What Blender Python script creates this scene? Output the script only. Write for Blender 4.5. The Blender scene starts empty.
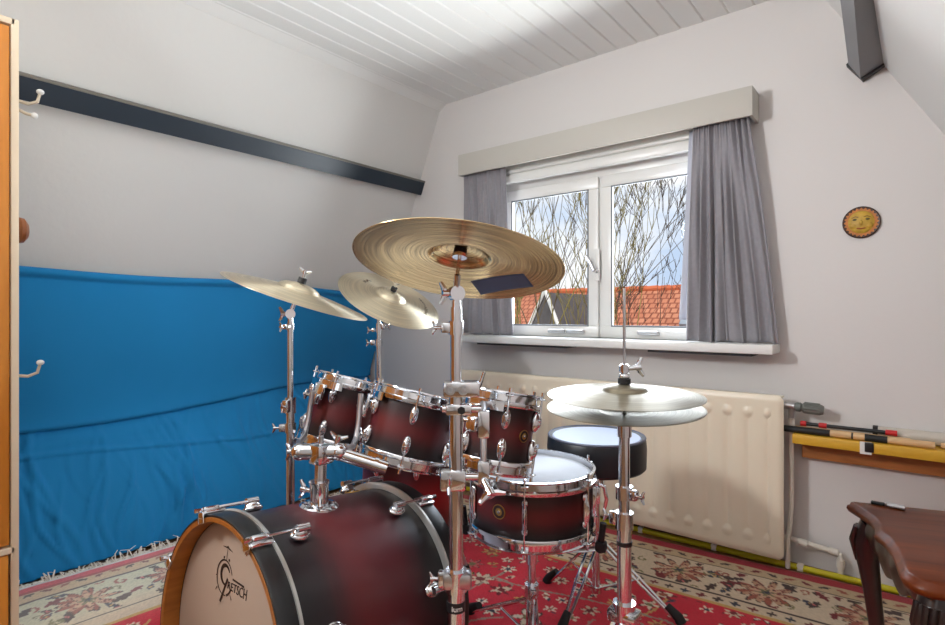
import bpy, bmesh, math, random
import numpy as np
from mathutils import Matrix, Vector
R_ = math.radians
C = bpy.context.scene.collection
random.seed(5)

# ------------------------------------------------------------------ materials
def lin(c):
    return tuple(((v/255)/12.92 if v/255 <= .04045 else ((v/255+.055)/1.055)**2.4) for v in c) + (1,)
def mat(name, col, rough=.5, metal=0., spec=.5, bump=None, var=None, coat=0., sheen=0., trans=0.):
    m = bpy.data.materials.new(name); m.use_nodes = True
    nt = m.node_tree; b = nt.nodes['Principled BSDF']
    b.inputs['Base Color'].default_value = lin(col)
    b.inputs['Roughness'].default_value = rough
    b.inputs['Metallic'].default_value = metal
    b.inputs['Specular IOR Level'].default_value = spec
    b.inputs['Coat Weight'].default_value = coat
    b.inputs['Sheen Weight'].default_value = sheen
    b.inputs['Transmission Weight'].default_value = trans
    tc = nt.nodes.new('ShaderNodeTexCoord')
    if var:                       # (scale, amount) gentle colour variation
        n = nt.nodes.new('ShaderNodeTexNoise'); n.inputs['Scale'].default_value = var[0]; n.inputs['Detail'].default_value = 4
        nt.links.new(tc.outputs['Object'], n.inputs['Vector'])
        mx = nt.nodes.new('ShaderNodeMix'); mx.data_type = 'RGBA'
        mx.inputs['A'].default_value = lin([max(0, v*(1-var[1])) for v in col]); mx.inputs['B'].default_value = lin([min(255, v*(1+var[1])) for v in col])
        nt.links.new(n.outputs['Fac'], mx.inputs['Factor']); nt.links.new(mx.outputs['Result'], b.inputs['Base Color'])
    if bump:                      # (scale, strength, distance)
        n2 = nt.nodes.new('ShaderNodeTexNoise'); n2.inputs['Scale'].default_value = bump[0]; n2.inputs['Detail'].default_value = 6
        nt.links.new(tc.outputs['Object'], n2.inputs['Vector'])
        bp = nt.nodes.new('ShaderNodeBump'); bp.inputs['Strength'].default_value = bump[1]; bp.inputs['Distance'].default_value = bump[2]
        nt.links.new(n2.outputs['Fac'], bp.inputs['Height']); nt.links.new(bp.outputs['Normal'], b.inputs['Normal'])
    return m
def wood(name, c1, c2, rough=.35, axis=(1, 12, 12), scale=3., coat=0.):
    m = bpy.data.materials.new(name); m.use_nodes = True
    nt = m.node_tree; b = nt.nodes['Principled BSDF']
    tc = nt.nodes.new('ShaderNodeTexCoord'); mp = nt.nodes.new('ShaderNodeMapping'); mp.inputs['Scale'].default_value = axis
    n = nt.nodes.new('ShaderNodeTexNoise'); n.inputs['Scale'].default_value = scale; n.inputs['Detail'].default_value = 8; n.inputs['Distortion'].default_value = .6
    mx = nt.nodes.new('ShaderNodeValToRGB')
    mx.color_ramp.elements[0].position = .3; mx.color_ramp.elements[0].color = lin(c1)
    mx.color_ramp.elements[1].position = .7; mx.color_ramp.elements[1].color = lin(c2)
    nt.links.new(tc.outputs['Object'], mp.inputs['Vector']); nt.links.new(mp.outputs['Vector'], n.inputs['Vector'])
    nt.links.new(n.outputs['Fac'], mx.inputs['Fac']); nt.links.new(mx.outputs['Color'], b.inputs['Base Color'])
    b.inputs['Roughness'].default_value = rough; b.inputs['Coat Weight'].default_value = coat; b.inputs['Coat Roughness'].default_value = .12
    return m
def burst(name, stops, rough=.38):     # satin lacquer burst along the drum's own axis
    m = bpy.data.materials.new(name); m.use_nodes = True
    nt = m.node_tree; b = nt.nodes['Principled BSDF']
    tc = nt.nodes.new('ShaderNodeTexCoord'); sp = nt.nodes.new('ShaderNodeSeparateXYZ')
    nt.links.new(tc.outputs['Generated'], sp.inputs[0])
    r = nt.nodes.new('ShaderNodeValToRGB'); r.color_ramp.interpolation = 'EASE'
    e = r.color_ramp.elements
    e[0].position = stops[0][0]; e[0].color = lin(stops[0][1]); e[1].position = stops[-1][0]; e[1].color = lin(stops[-1][1])
    for p, c in stops[1:-1]:
        k = e.new(p); k.color = lin(c)
    n = nt.nodes.new('ShaderNodeTexNoise'); n.inputs['Scale'].default_value = 9; n.inputs['Detail'].default_value = 5
    mp = nt.nodes.new('ShaderNodeMapping'); mp.inputs['Scale'].default_value = (1, 1, 6)
    nt.links.new(tc.outputs['Object'], mp.inputs['Vector']); nt.links.new(mp.outputs['Vector'], n.inputs['Vector'])
    ma = nt.nodes.new('ShaderNodeMath'); ma.operation = 'MULTIPLY_ADD'; ma.inputs[1].default_value = .06; ma.inputs[2].default_value = -.03
    nt.links.new(n.outputs['Fac'], ma.inputs[0])
    ad = nt.nodes.new('ShaderNodeMath'); nt.links.new(sp.outputs['Z'], ad.inputs[0]); nt.links.new(ma.outputs[0], ad.inputs[1])
    nt.links.new(ad.outputs[0], r.inputs['Fac']); nt.links.new(r.outputs['Color'], b.inputs['Base Color'])
    b.inputs['Roughness'].default_value = rough
    return m
def bronze(name, col, rough, groove=.25, dark=.75, aniso=.8):    # lathed cymbal metal
    m = bpy.data.materials.new(name); m.use_nodes = True
    nt = m.node_tree; b = nt.nodes['Principled BSDF']
    tc = nt.nodes.new('ShaderNodeTexCoord'); sp = nt.nodes.new('ShaderNodeSeparateXYZ')
    nt.links.new(tc.outputs['Object'], sp.inputs[0])
    def M(op, a, bb=None):
        k = nt.nodes.new('ShaderNodeMath'); k.operation = op
        for i, v in enumerate((a, bb)):
            if v is None: continue
            if isinstance(v, (int, float)): k.inputs[i].default_value = v
            else: nt.links.new(v, k.inputs[i])
        return k.outputs[0]
    rad = M('SQRT', M('ADD', M('MULTIPLY', sp.outputs['X'], sp.outputs['X']), M('MULTIPLY', sp.outputs['Y'], sp.outputs['Y'])))
    ang = M('ARCTAN2', sp.outputs['Y'], sp.outputs['X'])
    cb = nt.nodes.new('ShaderNodeCombineXYZ')
    nt.links.new(M('MULTIPLY', rad, 260.), cb.inputs[0]); nt.links.new(M('MULTIPLY', ang, .7), cb.inputs[1])
    n = nt.nodes.new('ShaderNodeTexNoise'); n.inputs['Scale'].default_value = 1.; n.inputs['Detail'].default_value = 3
    nt.links.new(cb.outputs[0], n.inputs['Vector'])
    cr = nt.nodes.new('ShaderNodeValToRGB')
    cr.color_ramp.elements[0].position = .3; cr.color_ramp.elements[0].color = lin([v*dark for v in col])
    cr.color_ramp.elements[1].position = .65; cr.color_ramp.elements[1].color = lin(col)
    nt.links.new(n.outputs['Fac'], cr.inputs['Fac']); nt.links.new(cr.outputs['Color'], b.inputs['Base Color'])
    bp = nt.nodes.new('ShaderNodeBump'); bp.inputs['Strength'].default_value = groove; bp.inputs['Distance'].default_value = .0006
    nt.links.new(n.outputs['Fac'], bp.inputs['Height']); nt.links.new(bp.outputs['Normal'], b.inputs['Normal'])
    b.inputs['Metallic'].default_value = 1; b.inputs['Roughness'].default_value = rough
    tg = nt.nodes.new('ShaderNodeTangent'); tg.direction_type = 'RADIAL'; tg.axis = 'Z'
    b.inputs['Anisotropic'].default_value = aniso; b.inputs['Anisotropic Rotation'].default_value = .25; nt.links.new(tg.outputs[0], b.inputs['Tangent'])
    return m
def glass_mat():
    m = bpy.data.materials.new('clear_glass'); m.use_nodes = True
    nt = m.node_tree; nt.nodes.remove(nt.nodes['Principled BSDF']); out = nt.nodes['Material Output']
    tr = nt.nodes.new('ShaderNodeBsdfTransparent'); gl = nt.nodes.new('ShaderNodeBsdfGlossy'); gl.inputs['Roughness'].default_value = .02
    fr = nt.nodes.new('ShaderNodeFresnel'); fr.inputs['IOR'].default_value = 1.1
    mx = nt.nodes.new('ShaderNodeMixShader')
    nt.links.new(fr.outputs[0], mx.inputs[0]); nt.links.new(tr.outputs[0], mx.inputs[1]); nt.links.new(gl.outputs[0], mx.inputs[2])
    nt.links.new(mx.outputs[0], out.inputs['Surface'])
    return m
def emit(name, col, s):
    m = mat(name, col, .6); b = m.node_tree.nodes['Principled BSDF']
    b.inputs['Emission Color'].default_value = lin(col); b.inputs['Emission Strength'].default_value = s
    return m

WALL = mat('warm_white_plaster', (222, 221, 218), .75, bump=(38, .18, .004))
WALLB = mat('greyish_white_plaster', (216, 211, 208), .75, bump=(38, .15, .004))
CEIL = mat('white_ceiling_paint', (232, 232, 230), .5)
CHROME = mat('chrome', (222, 224, 228), .1, 1.)
STEEL = mat('brushed_steel', (200, 200, 203), .28, 1.)
BLACKRUB = mat('black_rubber', (20, 20, 22), .6)
BLACKPL = mat('black_plastic', (24, 24, 26), .4)
HEADW = mat('coated_white_drum_head', (206, 211, 220), .55, bump=(300, .08, .001))
HEADC = mat('clear_grey_drum_head', (180, 180, 182), .3)
HEADT = mat('parchment_bass_head', (172, 152, 136), .42)
BURST = burst('burgundy_burst_lacquer', [(0., (12, 8, 9)), (.16, (24, 10, 12)), (.5, (88, 18, 20)), (.82, (36, 12, 14)), (1., (14, 9, 10))])
BURSTB = burst('burgundy_burst_bass', [(0., (10, 9, 11)), (.1, (16, 10, 13)), (.36, (76, 20, 27)), (.6, (88, 26, 30)), (.84, (30, 18, 22)), (1., (18, 17, 20))], .36)
BURSTF = burst('red_floor_tom_lacquer', [(0., (14, 8, 9)), (.2, (60, 10, 14)), (.55, (150, 22, 26)), (.9, (70, 14, 16)), (1., (24, 9, 10))])
HOOPBLK = mat('satin_black_hoop', (17, 17, 19), .36)
HOOPOR = wood('amber_maple_hoop', (140, 80, 26), (172, 104, 40), .4, (10, 10, 2), 4)
SILVER = mat('silver_inlay', (190, 188, 184), .3, .7)
GOLD = mat('badge_gold', (200, 160, 90), .3, 1.)
BRZ = bronze('brilliant_bronze', (255, 216, 152), .25, .3, .6, .85)
BRZP = bronze('traditional_pale_bronze', (240, 226, 196), .36, .2, .88)
BRZH = bronze('hi_hat_bronze', (168, 158, 136), .42, .2, .8, .7)
TAPE = mat('blue_gaffer_tape', (66, 74, 108), .6)
INK = mat('dark_brown_ink', (44, 24, 18), .6)
INKG = mat('grey_ink', (96, 86, 74), .6)
BLUE = mat('blue_cotton_sheet', (4, 130, 192), .85, sheen=.1, var=(2.2, .05), bump=(260, .12, .001))
CURT = mat('grey_curtain_cloth', (140, 137, 142), .9, sheen=.25, var=(60, .06), bump=(500, .2, .0006))
LINING = mat('pale_curtain_lining', (190, 192, 204), .9)
WHITEP = mat('white_gloss_paint', (232, 231, 227), .3)
CREAM = mat('cream_board_paint', (190, 185, 176), .5)
RAD = mat('cream_radiator_enamel', (232, 219, 196), .32)
PIPEW = mat('cream_pipe_paint', (226, 219, 207), .4)
YEL = mat('yellow_pipe_paint', (196, 182, 18), .5)
GREYP = mat('grey_valve_plastic', (104, 106, 100), .45)
BEAM = mat('dark_blue_grey_paint', (38, 50, 62), .35)
BEAMG = mat('mid_grey_paint', (118, 119, 122), .45)
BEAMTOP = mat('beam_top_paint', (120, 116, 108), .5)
PINE = wood('orange_varnished_pine', (188, 112, 34), (214, 138, 52), .4, (9, 9, .8), 2.5)
CREAMW = mat('cream_wardrobe_edge', (226, 206, 178), .5)
SHELFY = mat('yellow_shelf_edge', (214, 164, 44), .5, var=(20, .06))
SHELFB = wood('orange_brown_batten', (150, 92, 46), (182, 116, 62), .5, (2, 14, 14), 4)
STICK = wood('pale_beech', (206, 166, 118), (224, 188, 142), .4, (2, 20, 20), 4)
REDPL = mat('red_plastic', (196, 28, 30), .4)
MAHOG = wood('polished_mahogany', (70, 26, 6), (104, 46, 12), .36, (1.5, 16, 16), 3, 0.)
MAHOG.node_tree.nodes['Principled BSDF'].inputs['Specular IOR Level'].default_value = .22
MAHOGD = wood('dark_carved_mahogany', (26, 14, 11), (44, 24, 18), .3, (4, 4, 1), 4, .4)
SEATV = mat('black_vinyl', (22, 24, 30), .42)
SEATT = mat('blue_grey_seat_cloth', (176, 188, 214), .5, bump=(400, .2, .001))
KNOBW = wood('brown_wood_knob', (120, 66, 30), (150, 88, 44), .4, (6, 6, 2), 5)
BRASS = mat('dull_brass', (190, 160, 100), .3, 1.)
GLASS = glass_mat()
LENS = mat('clear_tube_plastic', (236, 226, 212), .2, trans=.35)

# ------------------------------------------------------------------ mesh builder
class MB:
    def __init__(s): s.v = []; s.f = []; s.m = Matrix.Identity(4); s.mi = []; s.cur = 0
    def add(s, vs, fs):
        b = len(s.v); M = s.m
        s.v += [tuple(M @ Vector(p)) for p in vs]
        s.f += [tuple(i+b for i in q) for q in fs]; s.mi += [s.cur]*len(fs)
        return s
    def box(s, c, d, bev=0., rot=None, seg=2):
        bm = bmesh.new(); bmesh.ops.create_cube(bm, size=1)
        for v in bm.verts: v.co = Vector((v.co.x*d[0], v.co.y*d[1], v.co.z*d[2]))
        if bev: bmesh.ops.bevel(bm, geom=list(bm.edges), offset=min(bev, min(d)*.45), segments=seg, affect='EDGES', profile=.5)
        M = Matrix.Translation(c) @ (rot.to_4x4() if rot is not None else Matrix.Identity(4))
        bm.verts.index_update()
        s.add([M @ v.co for v in bm.verts], [[v.index for v in f.verts] for f in bm.faces]); bm.free()
        return s
    def path(s, pts, r, seg=14, closed=False, cap=True):
        pts = [Vector(p) for p in pts]; n = len(pts); rs = r if isinstance(r, (list, tuple)) else [r]*n
        vs = []; fs = []; up = None
        for i, p in enumerate(pts):
            a = pts[(i-1) % n] if (closed or i > 0) else p; b = pts[(i+1) % n] if (closed or i < n-1) else p
            t = (b-a).normalized()
            if up is None:
                up = t.orthogonal().normalized()
            up = (up - t*up.dot(t))
            up = up.normalized() if up.length > 1e-6 else t.orthogonal().normalized()
            w = t.cross(up)
            for k in range(seg):
                g = 2*math.pi*k/seg
                vs.append(p + (up*math.cos(g) + w*math.sin(g))*rs[i])
        m = n if closed else n-1
        for i in range(m):
            for k in range(seg):
                j = (i+1) % n; k2 = (k+1) % seg
                fs.append((i*seg+k, i*seg+k2, j*seg+k2, j*seg+k))
        if cap and not closed:
            fs.append(tuple(range(seg))[::-1]); fs.append(tuple((n-1)*seg+k for k in range(seg)))
        return s.add(vs, fs)
    def tube(s, a, b, r, r2=None, seg=16): return s.path([a, b], [r, r if r2 is None else r2], seg)
    def lathe(s, prof, seg=48, closed=False, M=None, a0=0., a1=2*math.pi):
        n = len(prof); full = abs(a1-a0-2*math.pi) < 1e-6; vs = []; fs = []
        cnt = seg if full else seg+1
        for k in range(cnt):
            g = a0+(a1-a0)*k/seg
            for (r, z) in prof: vs.append(Vector((r*math.cos(g), r*math.sin(g), z)))
        for k in range(seg):
            k2 = (k+1) % cnt
            for i in range(n if closed else n-1):
                j = (i+1) % n
                fs.append((k*n+i, k2*n+i, k2*n+j, k*n+j))
        if M is not None: vs = [M @ v for v in vs]
        return s.add(vs, fs)
    def ball(s, c, r, seg=16, rings=10, rot=None):
        r = r if isinstance(r, (list, tuple)) else (r, r, r); vs = []; fs = []
        for i in range(rings+1):
            a = math.pi*i/rings
            for k in range(seg):
                g = 2*math.pi*k/seg
                p = Vector((math.sin(a)*math.cos(g)*r[0], math.sin(a)*math.sin(g)*r[1], math.cos(a)*r[2]))
                vs.append((rot @ p if rot is not None else p) + Vector(c))
        for i in range(rings):
            for k in range(seg):
                k2 = (k+1) % seg
                fs.append((i*seg+k, (i+1)*seg+k, (i+1)*seg+k2, i*seg+k2))
        return s.add(vs, fs)
    def prism(s, poly, z0, z1, M=None):
        n = len(poly); vs = [Vector((x, y, z0)) for x, y in poly]+[Vector((x, y, z1)) for x, y in poly]
        if M is not None: vs = [M @ v for v in vs]
        fs = [tuple(range(n))[::-1], tuple(range(n, 2*n))]+[(i, (i+1) % n, n+(i+1) % n, n+i) for i in range(n)]
        return s.add(vs, fs)
    def sheet(s, fn, nu, nv, thick=.003):
        """grid fn(u,v)->point, given thickness along its own normal"""
        P = [[Vector(fn(i/nu, j/nv)) for j in range(nv+1)] for i in range(nu+1)]
        vs = []; fs = []
        for side in (0, 1):
            for i in range(nu+1):
                for j in range(nv+1):
                    a = P[min(i+1, nu)][j]-P[max(i-1, 0)][j]; b = P[i][min(j+1, nv)]-P[i][max(j-1, 0)]
                    nn = a.cross(b); nn = nn.normalized() if nn.length > 1e-9 else Vector((0, 0, 1))
                    vs.append(P[i][j]+nn*(thick*side))
        W = nv+1; T = (nu+1)*W
        for i in range(nu):
            for j in range(nv):
                q = (i*W+j, (i+1)*W+j, (i+1)*W+j+1, i*W+j+1)
                fs.append(q[::-1]); fs.append(tuple(k+T for k in q))
        rim = [(i, 0) for i in range(nu+1)]+[(nu, j) for j in range(1, nv+1)]+[(i, nv) for i in range(nu-1, -1, -1)]+[(0, j) for j in range(nv-1, 0, -1)]
        for a, b in zip(rim, rim[1:]+rim[:1]):
            x = a[0]*W+a[1]; y = b[0]*W+b[1]
            fs.append((x, y, y+T, x+T))
        return s.add(vs, fs)
    def build(s, name, m, parent=None, ang=35, kind=None):
        me = bpy.data.meshes.new(name); vs = s.v
        me.from_pydata([tuple(p) for p in vs], [], s.f); me.validate(); me.update()
        bm = bmesh.new(); bm.from_mesh(me); bmesh.ops.remove_doubles(bm, verts=bm.verts, dist=1e-6); bmesh.ops.recalc_face_normals(bm, faces=bm.faces); bm.to_mesh(me); bm.free()
        for k in (m if isinstance(m, (list, tuple)) else [m]): me.materials.append(k)
        if isinstance(m, (list, tuple)) and len(me.polygons) == len(s.mi):
            me.polygons.foreach_set('material_index', s.mi)
        me.shade_smooth(); me.set_sharp_from_angle(angle=R_(ang))
        o = bpy.data.objects.new(name, me); C.objects.link(o)
        if parent is not None: o.parent = parent
        if kind: o['kind'] = kind
        return o

def tag(o, label, cat, group=None, kind=None):
    o['label'] = label; o['category'] = cat
    if group: o['group'] = group
    if kind: o['kind'] = kind
    return o
def thing(name, label, cat, M=None, group=None):
    o = bpy.data.objects.new(name, None); C.objects.link(o)
    M = Matrix.Identity(4) if M is None else (M if isinstance(M, Matrix) else Matrix.Translation(M))
    o.matrix_world = M; o.empty_display_size = .1
    return tag(o, label, cat, group)
def W(t):                       # builder that takes world coordinates for a part of thing t
    b = MB(); b.m = t.matrix_world.inverted(); return b
def struct(o, label=None):
    o['kind'] = 'structure'
    return o
def axis_matrix(origin, z, xhint=(1, 0, 0)):
    z = Vector(z).normalized(); x = Vector(xhint); x = (x - z*x.dot(z)).normalized(); y = z.cross(x)
    M = Matrix((x, y, z)).transposed().to_4x4(); M.translation = Vector(origin)
    return M
def dup_part(o, M, parent):
    c = o.copy(); C.objects.link(c); c.parent = parent; c.matrix_local = M
    return c
def text_part(body, size, name, m, parent, M, thick=.0006, bend=None, shear=0., sx=1., align='CENTER', fit=None):
    cu = bpy.data.curves.new('t', 'FONT'); cu.body = body; cu.size = size; cu.align_x = align; cu.extrude = thick; cu.shear = shear; cu.resolution_u = 3
    ob = bpy.data.objects.new('t', cu); C.objects.link(ob)
    bpy.context.view_layer.update()
    me = bpy.data.meshes.new_from_object(ob.evaluated_get(bpy.context.evaluated_depsgraph_get()))
    bpy.data.objects.remove(ob); bpy.data.curves.remove(cu)
    me.name = name
    if fit:                       # left, right, baseline, first and last letter height
        xs = [v.co.x for v in me.vertices]; ys = [v.co.y for v in me.vertices]; xa, xb, ya, yb = min(xs), max(xs), min(ys), max(ys)
        for v in me.vertices:
            f = (v.co.x-xa)/(xb-xa); v.co.x = fit[0]+(fit[1]-fit[0])*f; v.co.y = fit[2]+(v.co.y-ya)/(yb-ya)*(fit[3]+(fit[4]-fit[3])*f)
    for v in me.vertices:
        v.co.x *= sx
        if bend:
            a = v.co.x/bend; r = bend+v.co.z
            v.co = Vector((math.sin(a)*r, v.co.y, math.cos(a)*r))
        v.co = M @ v.co
    me.materials.clear(); me.materials.append(m)
    o = bpy.data.objects.new(name, me); C.objects.link(o); o.parent = parent
    return o

# ------------------------------------------------------------------ room
YB, YF = 2.5, -1.9           # window wall, wall behind the camera
ZC = 2.26
def xl(z): return -2.265-.41*(2.28-z)
def xr(z): return -.300+.588*(2.235-z)
b = MB().box(((xl(0)+xr(0))/2, (YB+YF)/2, -.06), (xr(0)-xl(0)+.6, YB-YF+.5, .12))
struct(b.build('floor', wood('floor_boards', (120, 84, 52), (150, 108, 70), .45, (8, 1, 8), 3)))
def slab(pts, y0, y1, name, m):
    b = MB(); n = len(pts)
    vs = [(x, y0, z) for x, z in pts]+[(x, y1, z) for x, z in pts]
    fs = [tuple(range(n)), tuple(range(n, 2*n))[::-1]]+[(i, n+i, n+(i+1) % n, (i+1) % n) for i in range(n)]
    return struct(b.add(vs, fs).build(name, m, ang=20))
slab([(xl(-.1), -.1), (xl(ZC), ZC), (xl(ZC)-.02, ZC+.2), (xl(ZC)-.25, ZC+.2), (xl(-.1)-.25, -.1)], YF-.2, YB+.1, 'wall_left', WALL)
slab([(xr(-.1), -.1), (xr(ZC), ZC), (xr(ZC)+.02, ZC+.2), (xr(ZC)+.25, ZC+.2), (xr(-.1)+.25, -.1)], YF-.2, YB+.1, 'wall_right', WALL)
# tongue-and-groove ceiling boards running towards the window wall
prof = []; x = xl(ZC)-.05
while x < xr(ZC)+.05:
    prof += [(x, ZC+.006), (x+.006, ZC), (x+.094, ZC), (x+.100, ZC+.006)]; x += .1
top = [(prof[-1][0], ZC+.12), (prof[0][0], ZC+.12)]
slab(prof+top, YF-.1, YB+.05, 'ceiling', CEIL)
# cove strips where the ceiling boards stop
b = MB(); d = .022
b.add([(xl(ZC)+.0, YF, ZC+.002), (xl(ZC)+.04, YF, ZC+.002), (xl(ZC-.03)+.003, YF, ZC-.03), (xl(ZC)+.0, YB, ZC+.002), (xl(ZC)+.04, YB, ZC+.002), (xl(ZC-.03)+.003, YB, ZC-.03)], [(0, 1, 2), (3, 5, 4), (0, 3, 4, 1), (1, 4, 5, 2), (2, 5, 3, 0)])
struct(b.build('trim_1', CEIL))
# window wall with its opening
WX0, WX1, WZ0, WZ1 = -1.87, -.60, .866, 1.72
b = MB()
def wbox(b, x0, x1, z0, z1, y0=YB, y1=YB+.16): b.box(((x0+x1)/2, (y0+y1)/2, (z0+z1)/2), (x1-x0, y1-y0, z1-z0))
wbox(b, -3.45, WX0, -.1, 2.45); wbox(b, WX1, 1.3, -.1, 2.45); wbox(b, WX0, WX1, -.1, WZ0); wbox(b, WX0, WX1, WZ1, 2.45)
struct(b.build('wall_back', WALLB))
# wall behind the camera, with an unseen window added to let in fill light
VX0, VX1, VZ0, VZ1 = -.85, -.2, .9, 1.85
b = MB()
for a in ((-3.45, VX0, -.1, 2.45), (VX1, 1.3, -.1, 2.45), (VX0, VX1, -.1, VZ0), (VX0, VX1, VZ1, 2.45)): wbox(b, *a, YF-.16, YF)
struct(b.build('wall_front', WALL))

b = MB(); b.box((-2.62, YF+.025, 1.0), (.82, .05, 1.98), .006); d1 = struct(b.build('door_1', PINE))
b = MB(); b.tube((-2.3, YF+.05, 1.0), (-2.3, YF+.09, 1.0), .009); b.tube((-2.3, YF+.09, 1.0), (-2.40, YF+.09, 1.0), .009); b.build('door_handle', STEEL, d1)
def frame_rect(b, x0, x1, z0, z1, w, y0, y1, bev=.004):
    yc = (y0+y1)/2; dy = y1-y0
    b.box(((x0+x1)/2, yc, z0+w/2), (x1-x0, dy, w), bev); b.box(((x0+x1)/2, yc, z1-w/2), (x1-x0, dy, w), bev)
    b.box((x0+w/2, yc, (z0+z1)/2), (w, dy, z1-z0-2*w+.002), bev); b.box((x1-w/2, yc, (z0+z1)/2), (w, dy, z1-z0-2*w+.002), bev)
def window(name, x0, x1, z0, z1, ysash, sgn, split, m=WHITEP):
    b = MB(); y0, y1 = sorted((ysash-.015*sgn, ysash+.03*sgn))
    frame_rect(b, x0, x1, z0, z1, .05, y0, y1); b.box((split, (y0+y1)/2, (z0+z1)/2), (.022, y1-y0, z1-z0-.1), .003)
    w = struct(b.build(name, m))
    for (a, c) in ((x0+.05, split-.008), (split+.008, x1-.05)):
        sb = MB(); ya, yb = sorted((ysash-.032*sgn, ysash-.012*sgn))
        frame_rect(sb, a, c, z0+.0, z1-.048, .060, ya, yb, .006)
        # glazing bead
        s = sb.build('sash', m, w)
        g = MB().box(((a+c)/2, ysash-.022*sgn, (z0+z1-.048)/2), (c-a-.1, .004, z1-z0-.048-.1)); g.build('pane', GLASS, s)
        bd = MB()
        frame_rect(bd, a+.052, c-.052, z0+.056, z1-.104, .008, *sorted((ysash-.034*sgn, ysash-.026*sgn)), bev=.002)
        bd.build('glazing_bead', mat('bead_grey', (120, 124, 128), .5), s)
    return w
win = window('window_1', WX0, WX1, WZ0, WZ1, 2.56, 1, -1.232)
b = MB(); b.box((-1.243, 2.522, 1.23), (.03, .012, .16), .004); b.build('lock_plate', WHITEP, win)
b = MB(); b.tube((-1.243, 2.518, 1.2), (-1.243, 2.49, 1.2), .009); b.path([(-1.243, 2.488, 1.2), (-1.262, 2.486, 1.24), (-1.285, 2.484, 1.275)], [.009, .011, .009], 10); b.build('window_handle', STEEL, win)
for xx in (-1.47, -1.36, -.98):
    b = MB(); b.box((xx, 2.515, .895), (.1, .02, .018), .005); b.tube((xx-.04, 2.5, .9), (xx+.05, 2.5, .9), .006, seg=8); b.build('stay_latch', STEEL, win)
win2 = window('window_added', VX0, VX1, VZ0, VZ1, YF-.06, -1, -.525)
b = MB(); b.box((-1.55, YF+.012, 1.08), (1.3, .024, 2.16), .003); struct(b.build('trim_7', PINE))
# sill board with two shadow strips below
b = MB().box(((-2.012-.431)/2, 2.455, .847), (1.581, .2, .038), .006); sl = struct(b.build('trim_2', WHITEP))
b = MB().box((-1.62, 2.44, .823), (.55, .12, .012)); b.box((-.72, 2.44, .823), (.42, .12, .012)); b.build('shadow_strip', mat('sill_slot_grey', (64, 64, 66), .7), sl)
# inside frame top: blind cassette and rail
b = MB().box((-1.235, 2.480, 1.725), (1.27, .036, .05), .012); b.tube((-1.86, 2.474, 1.762), (-.61, 2.474, 1.762), .012); b.box((-1.235, 2.483, 1.79), (1.27, .03, .035), .004)
cas = b.build('blind_cassette', WHITEP); tag(cas, 'white slim blind housing across the top of the window', 'window blind')
# beams
b = MB()
def slope_pt(z, off):            # point on left slope moved into the room by off
    n = Vector((1, 0, -.41)).normalized()
    return (xl(z)+n.x*off, z+n.z*off)
z0, z1 = 1.752, 1.832
pts = [slope_pt(z0, -.01), slope_pt(z0, .045), slope_pt(z1-.006, .045), slope_pt(z1-.006, -.01)]
slab([(x, z) for x, z in pts], YF, YB-.002, 'trim_3', BEAM)
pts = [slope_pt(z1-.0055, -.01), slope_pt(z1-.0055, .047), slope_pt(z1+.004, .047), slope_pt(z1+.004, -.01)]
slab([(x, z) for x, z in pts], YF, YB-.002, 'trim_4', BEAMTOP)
be = [(-.164, 1.852), (-.080, 1.897), (-.118, 1.965), (-.201, 1.913)]
b = MB(); L5 = 1.3
b.add([(x, YB-.03, z) for x, z in be]+[(x+.04*L5, YB-.03-L5, z+.035*L5) for x, z in be], [(0, 1, 2, 3), (7, 6, 5, 4)]+[(i, i+4, (i+1) % 4+4, (i+1) % 4) for i in range(4)])
struct(b.build('trim_5', BEAMG, ang=20))
slab([(-.158, 1.845), (-.072, 1.895), (-.09, 1.905), (-.160, 1.858), (-.198, 1.925), (-.208, 1.915)], YB-.0305, YB-.002, 'trim_6', mat('dark_end_grain', (58, 56, 56), .6))

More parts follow.
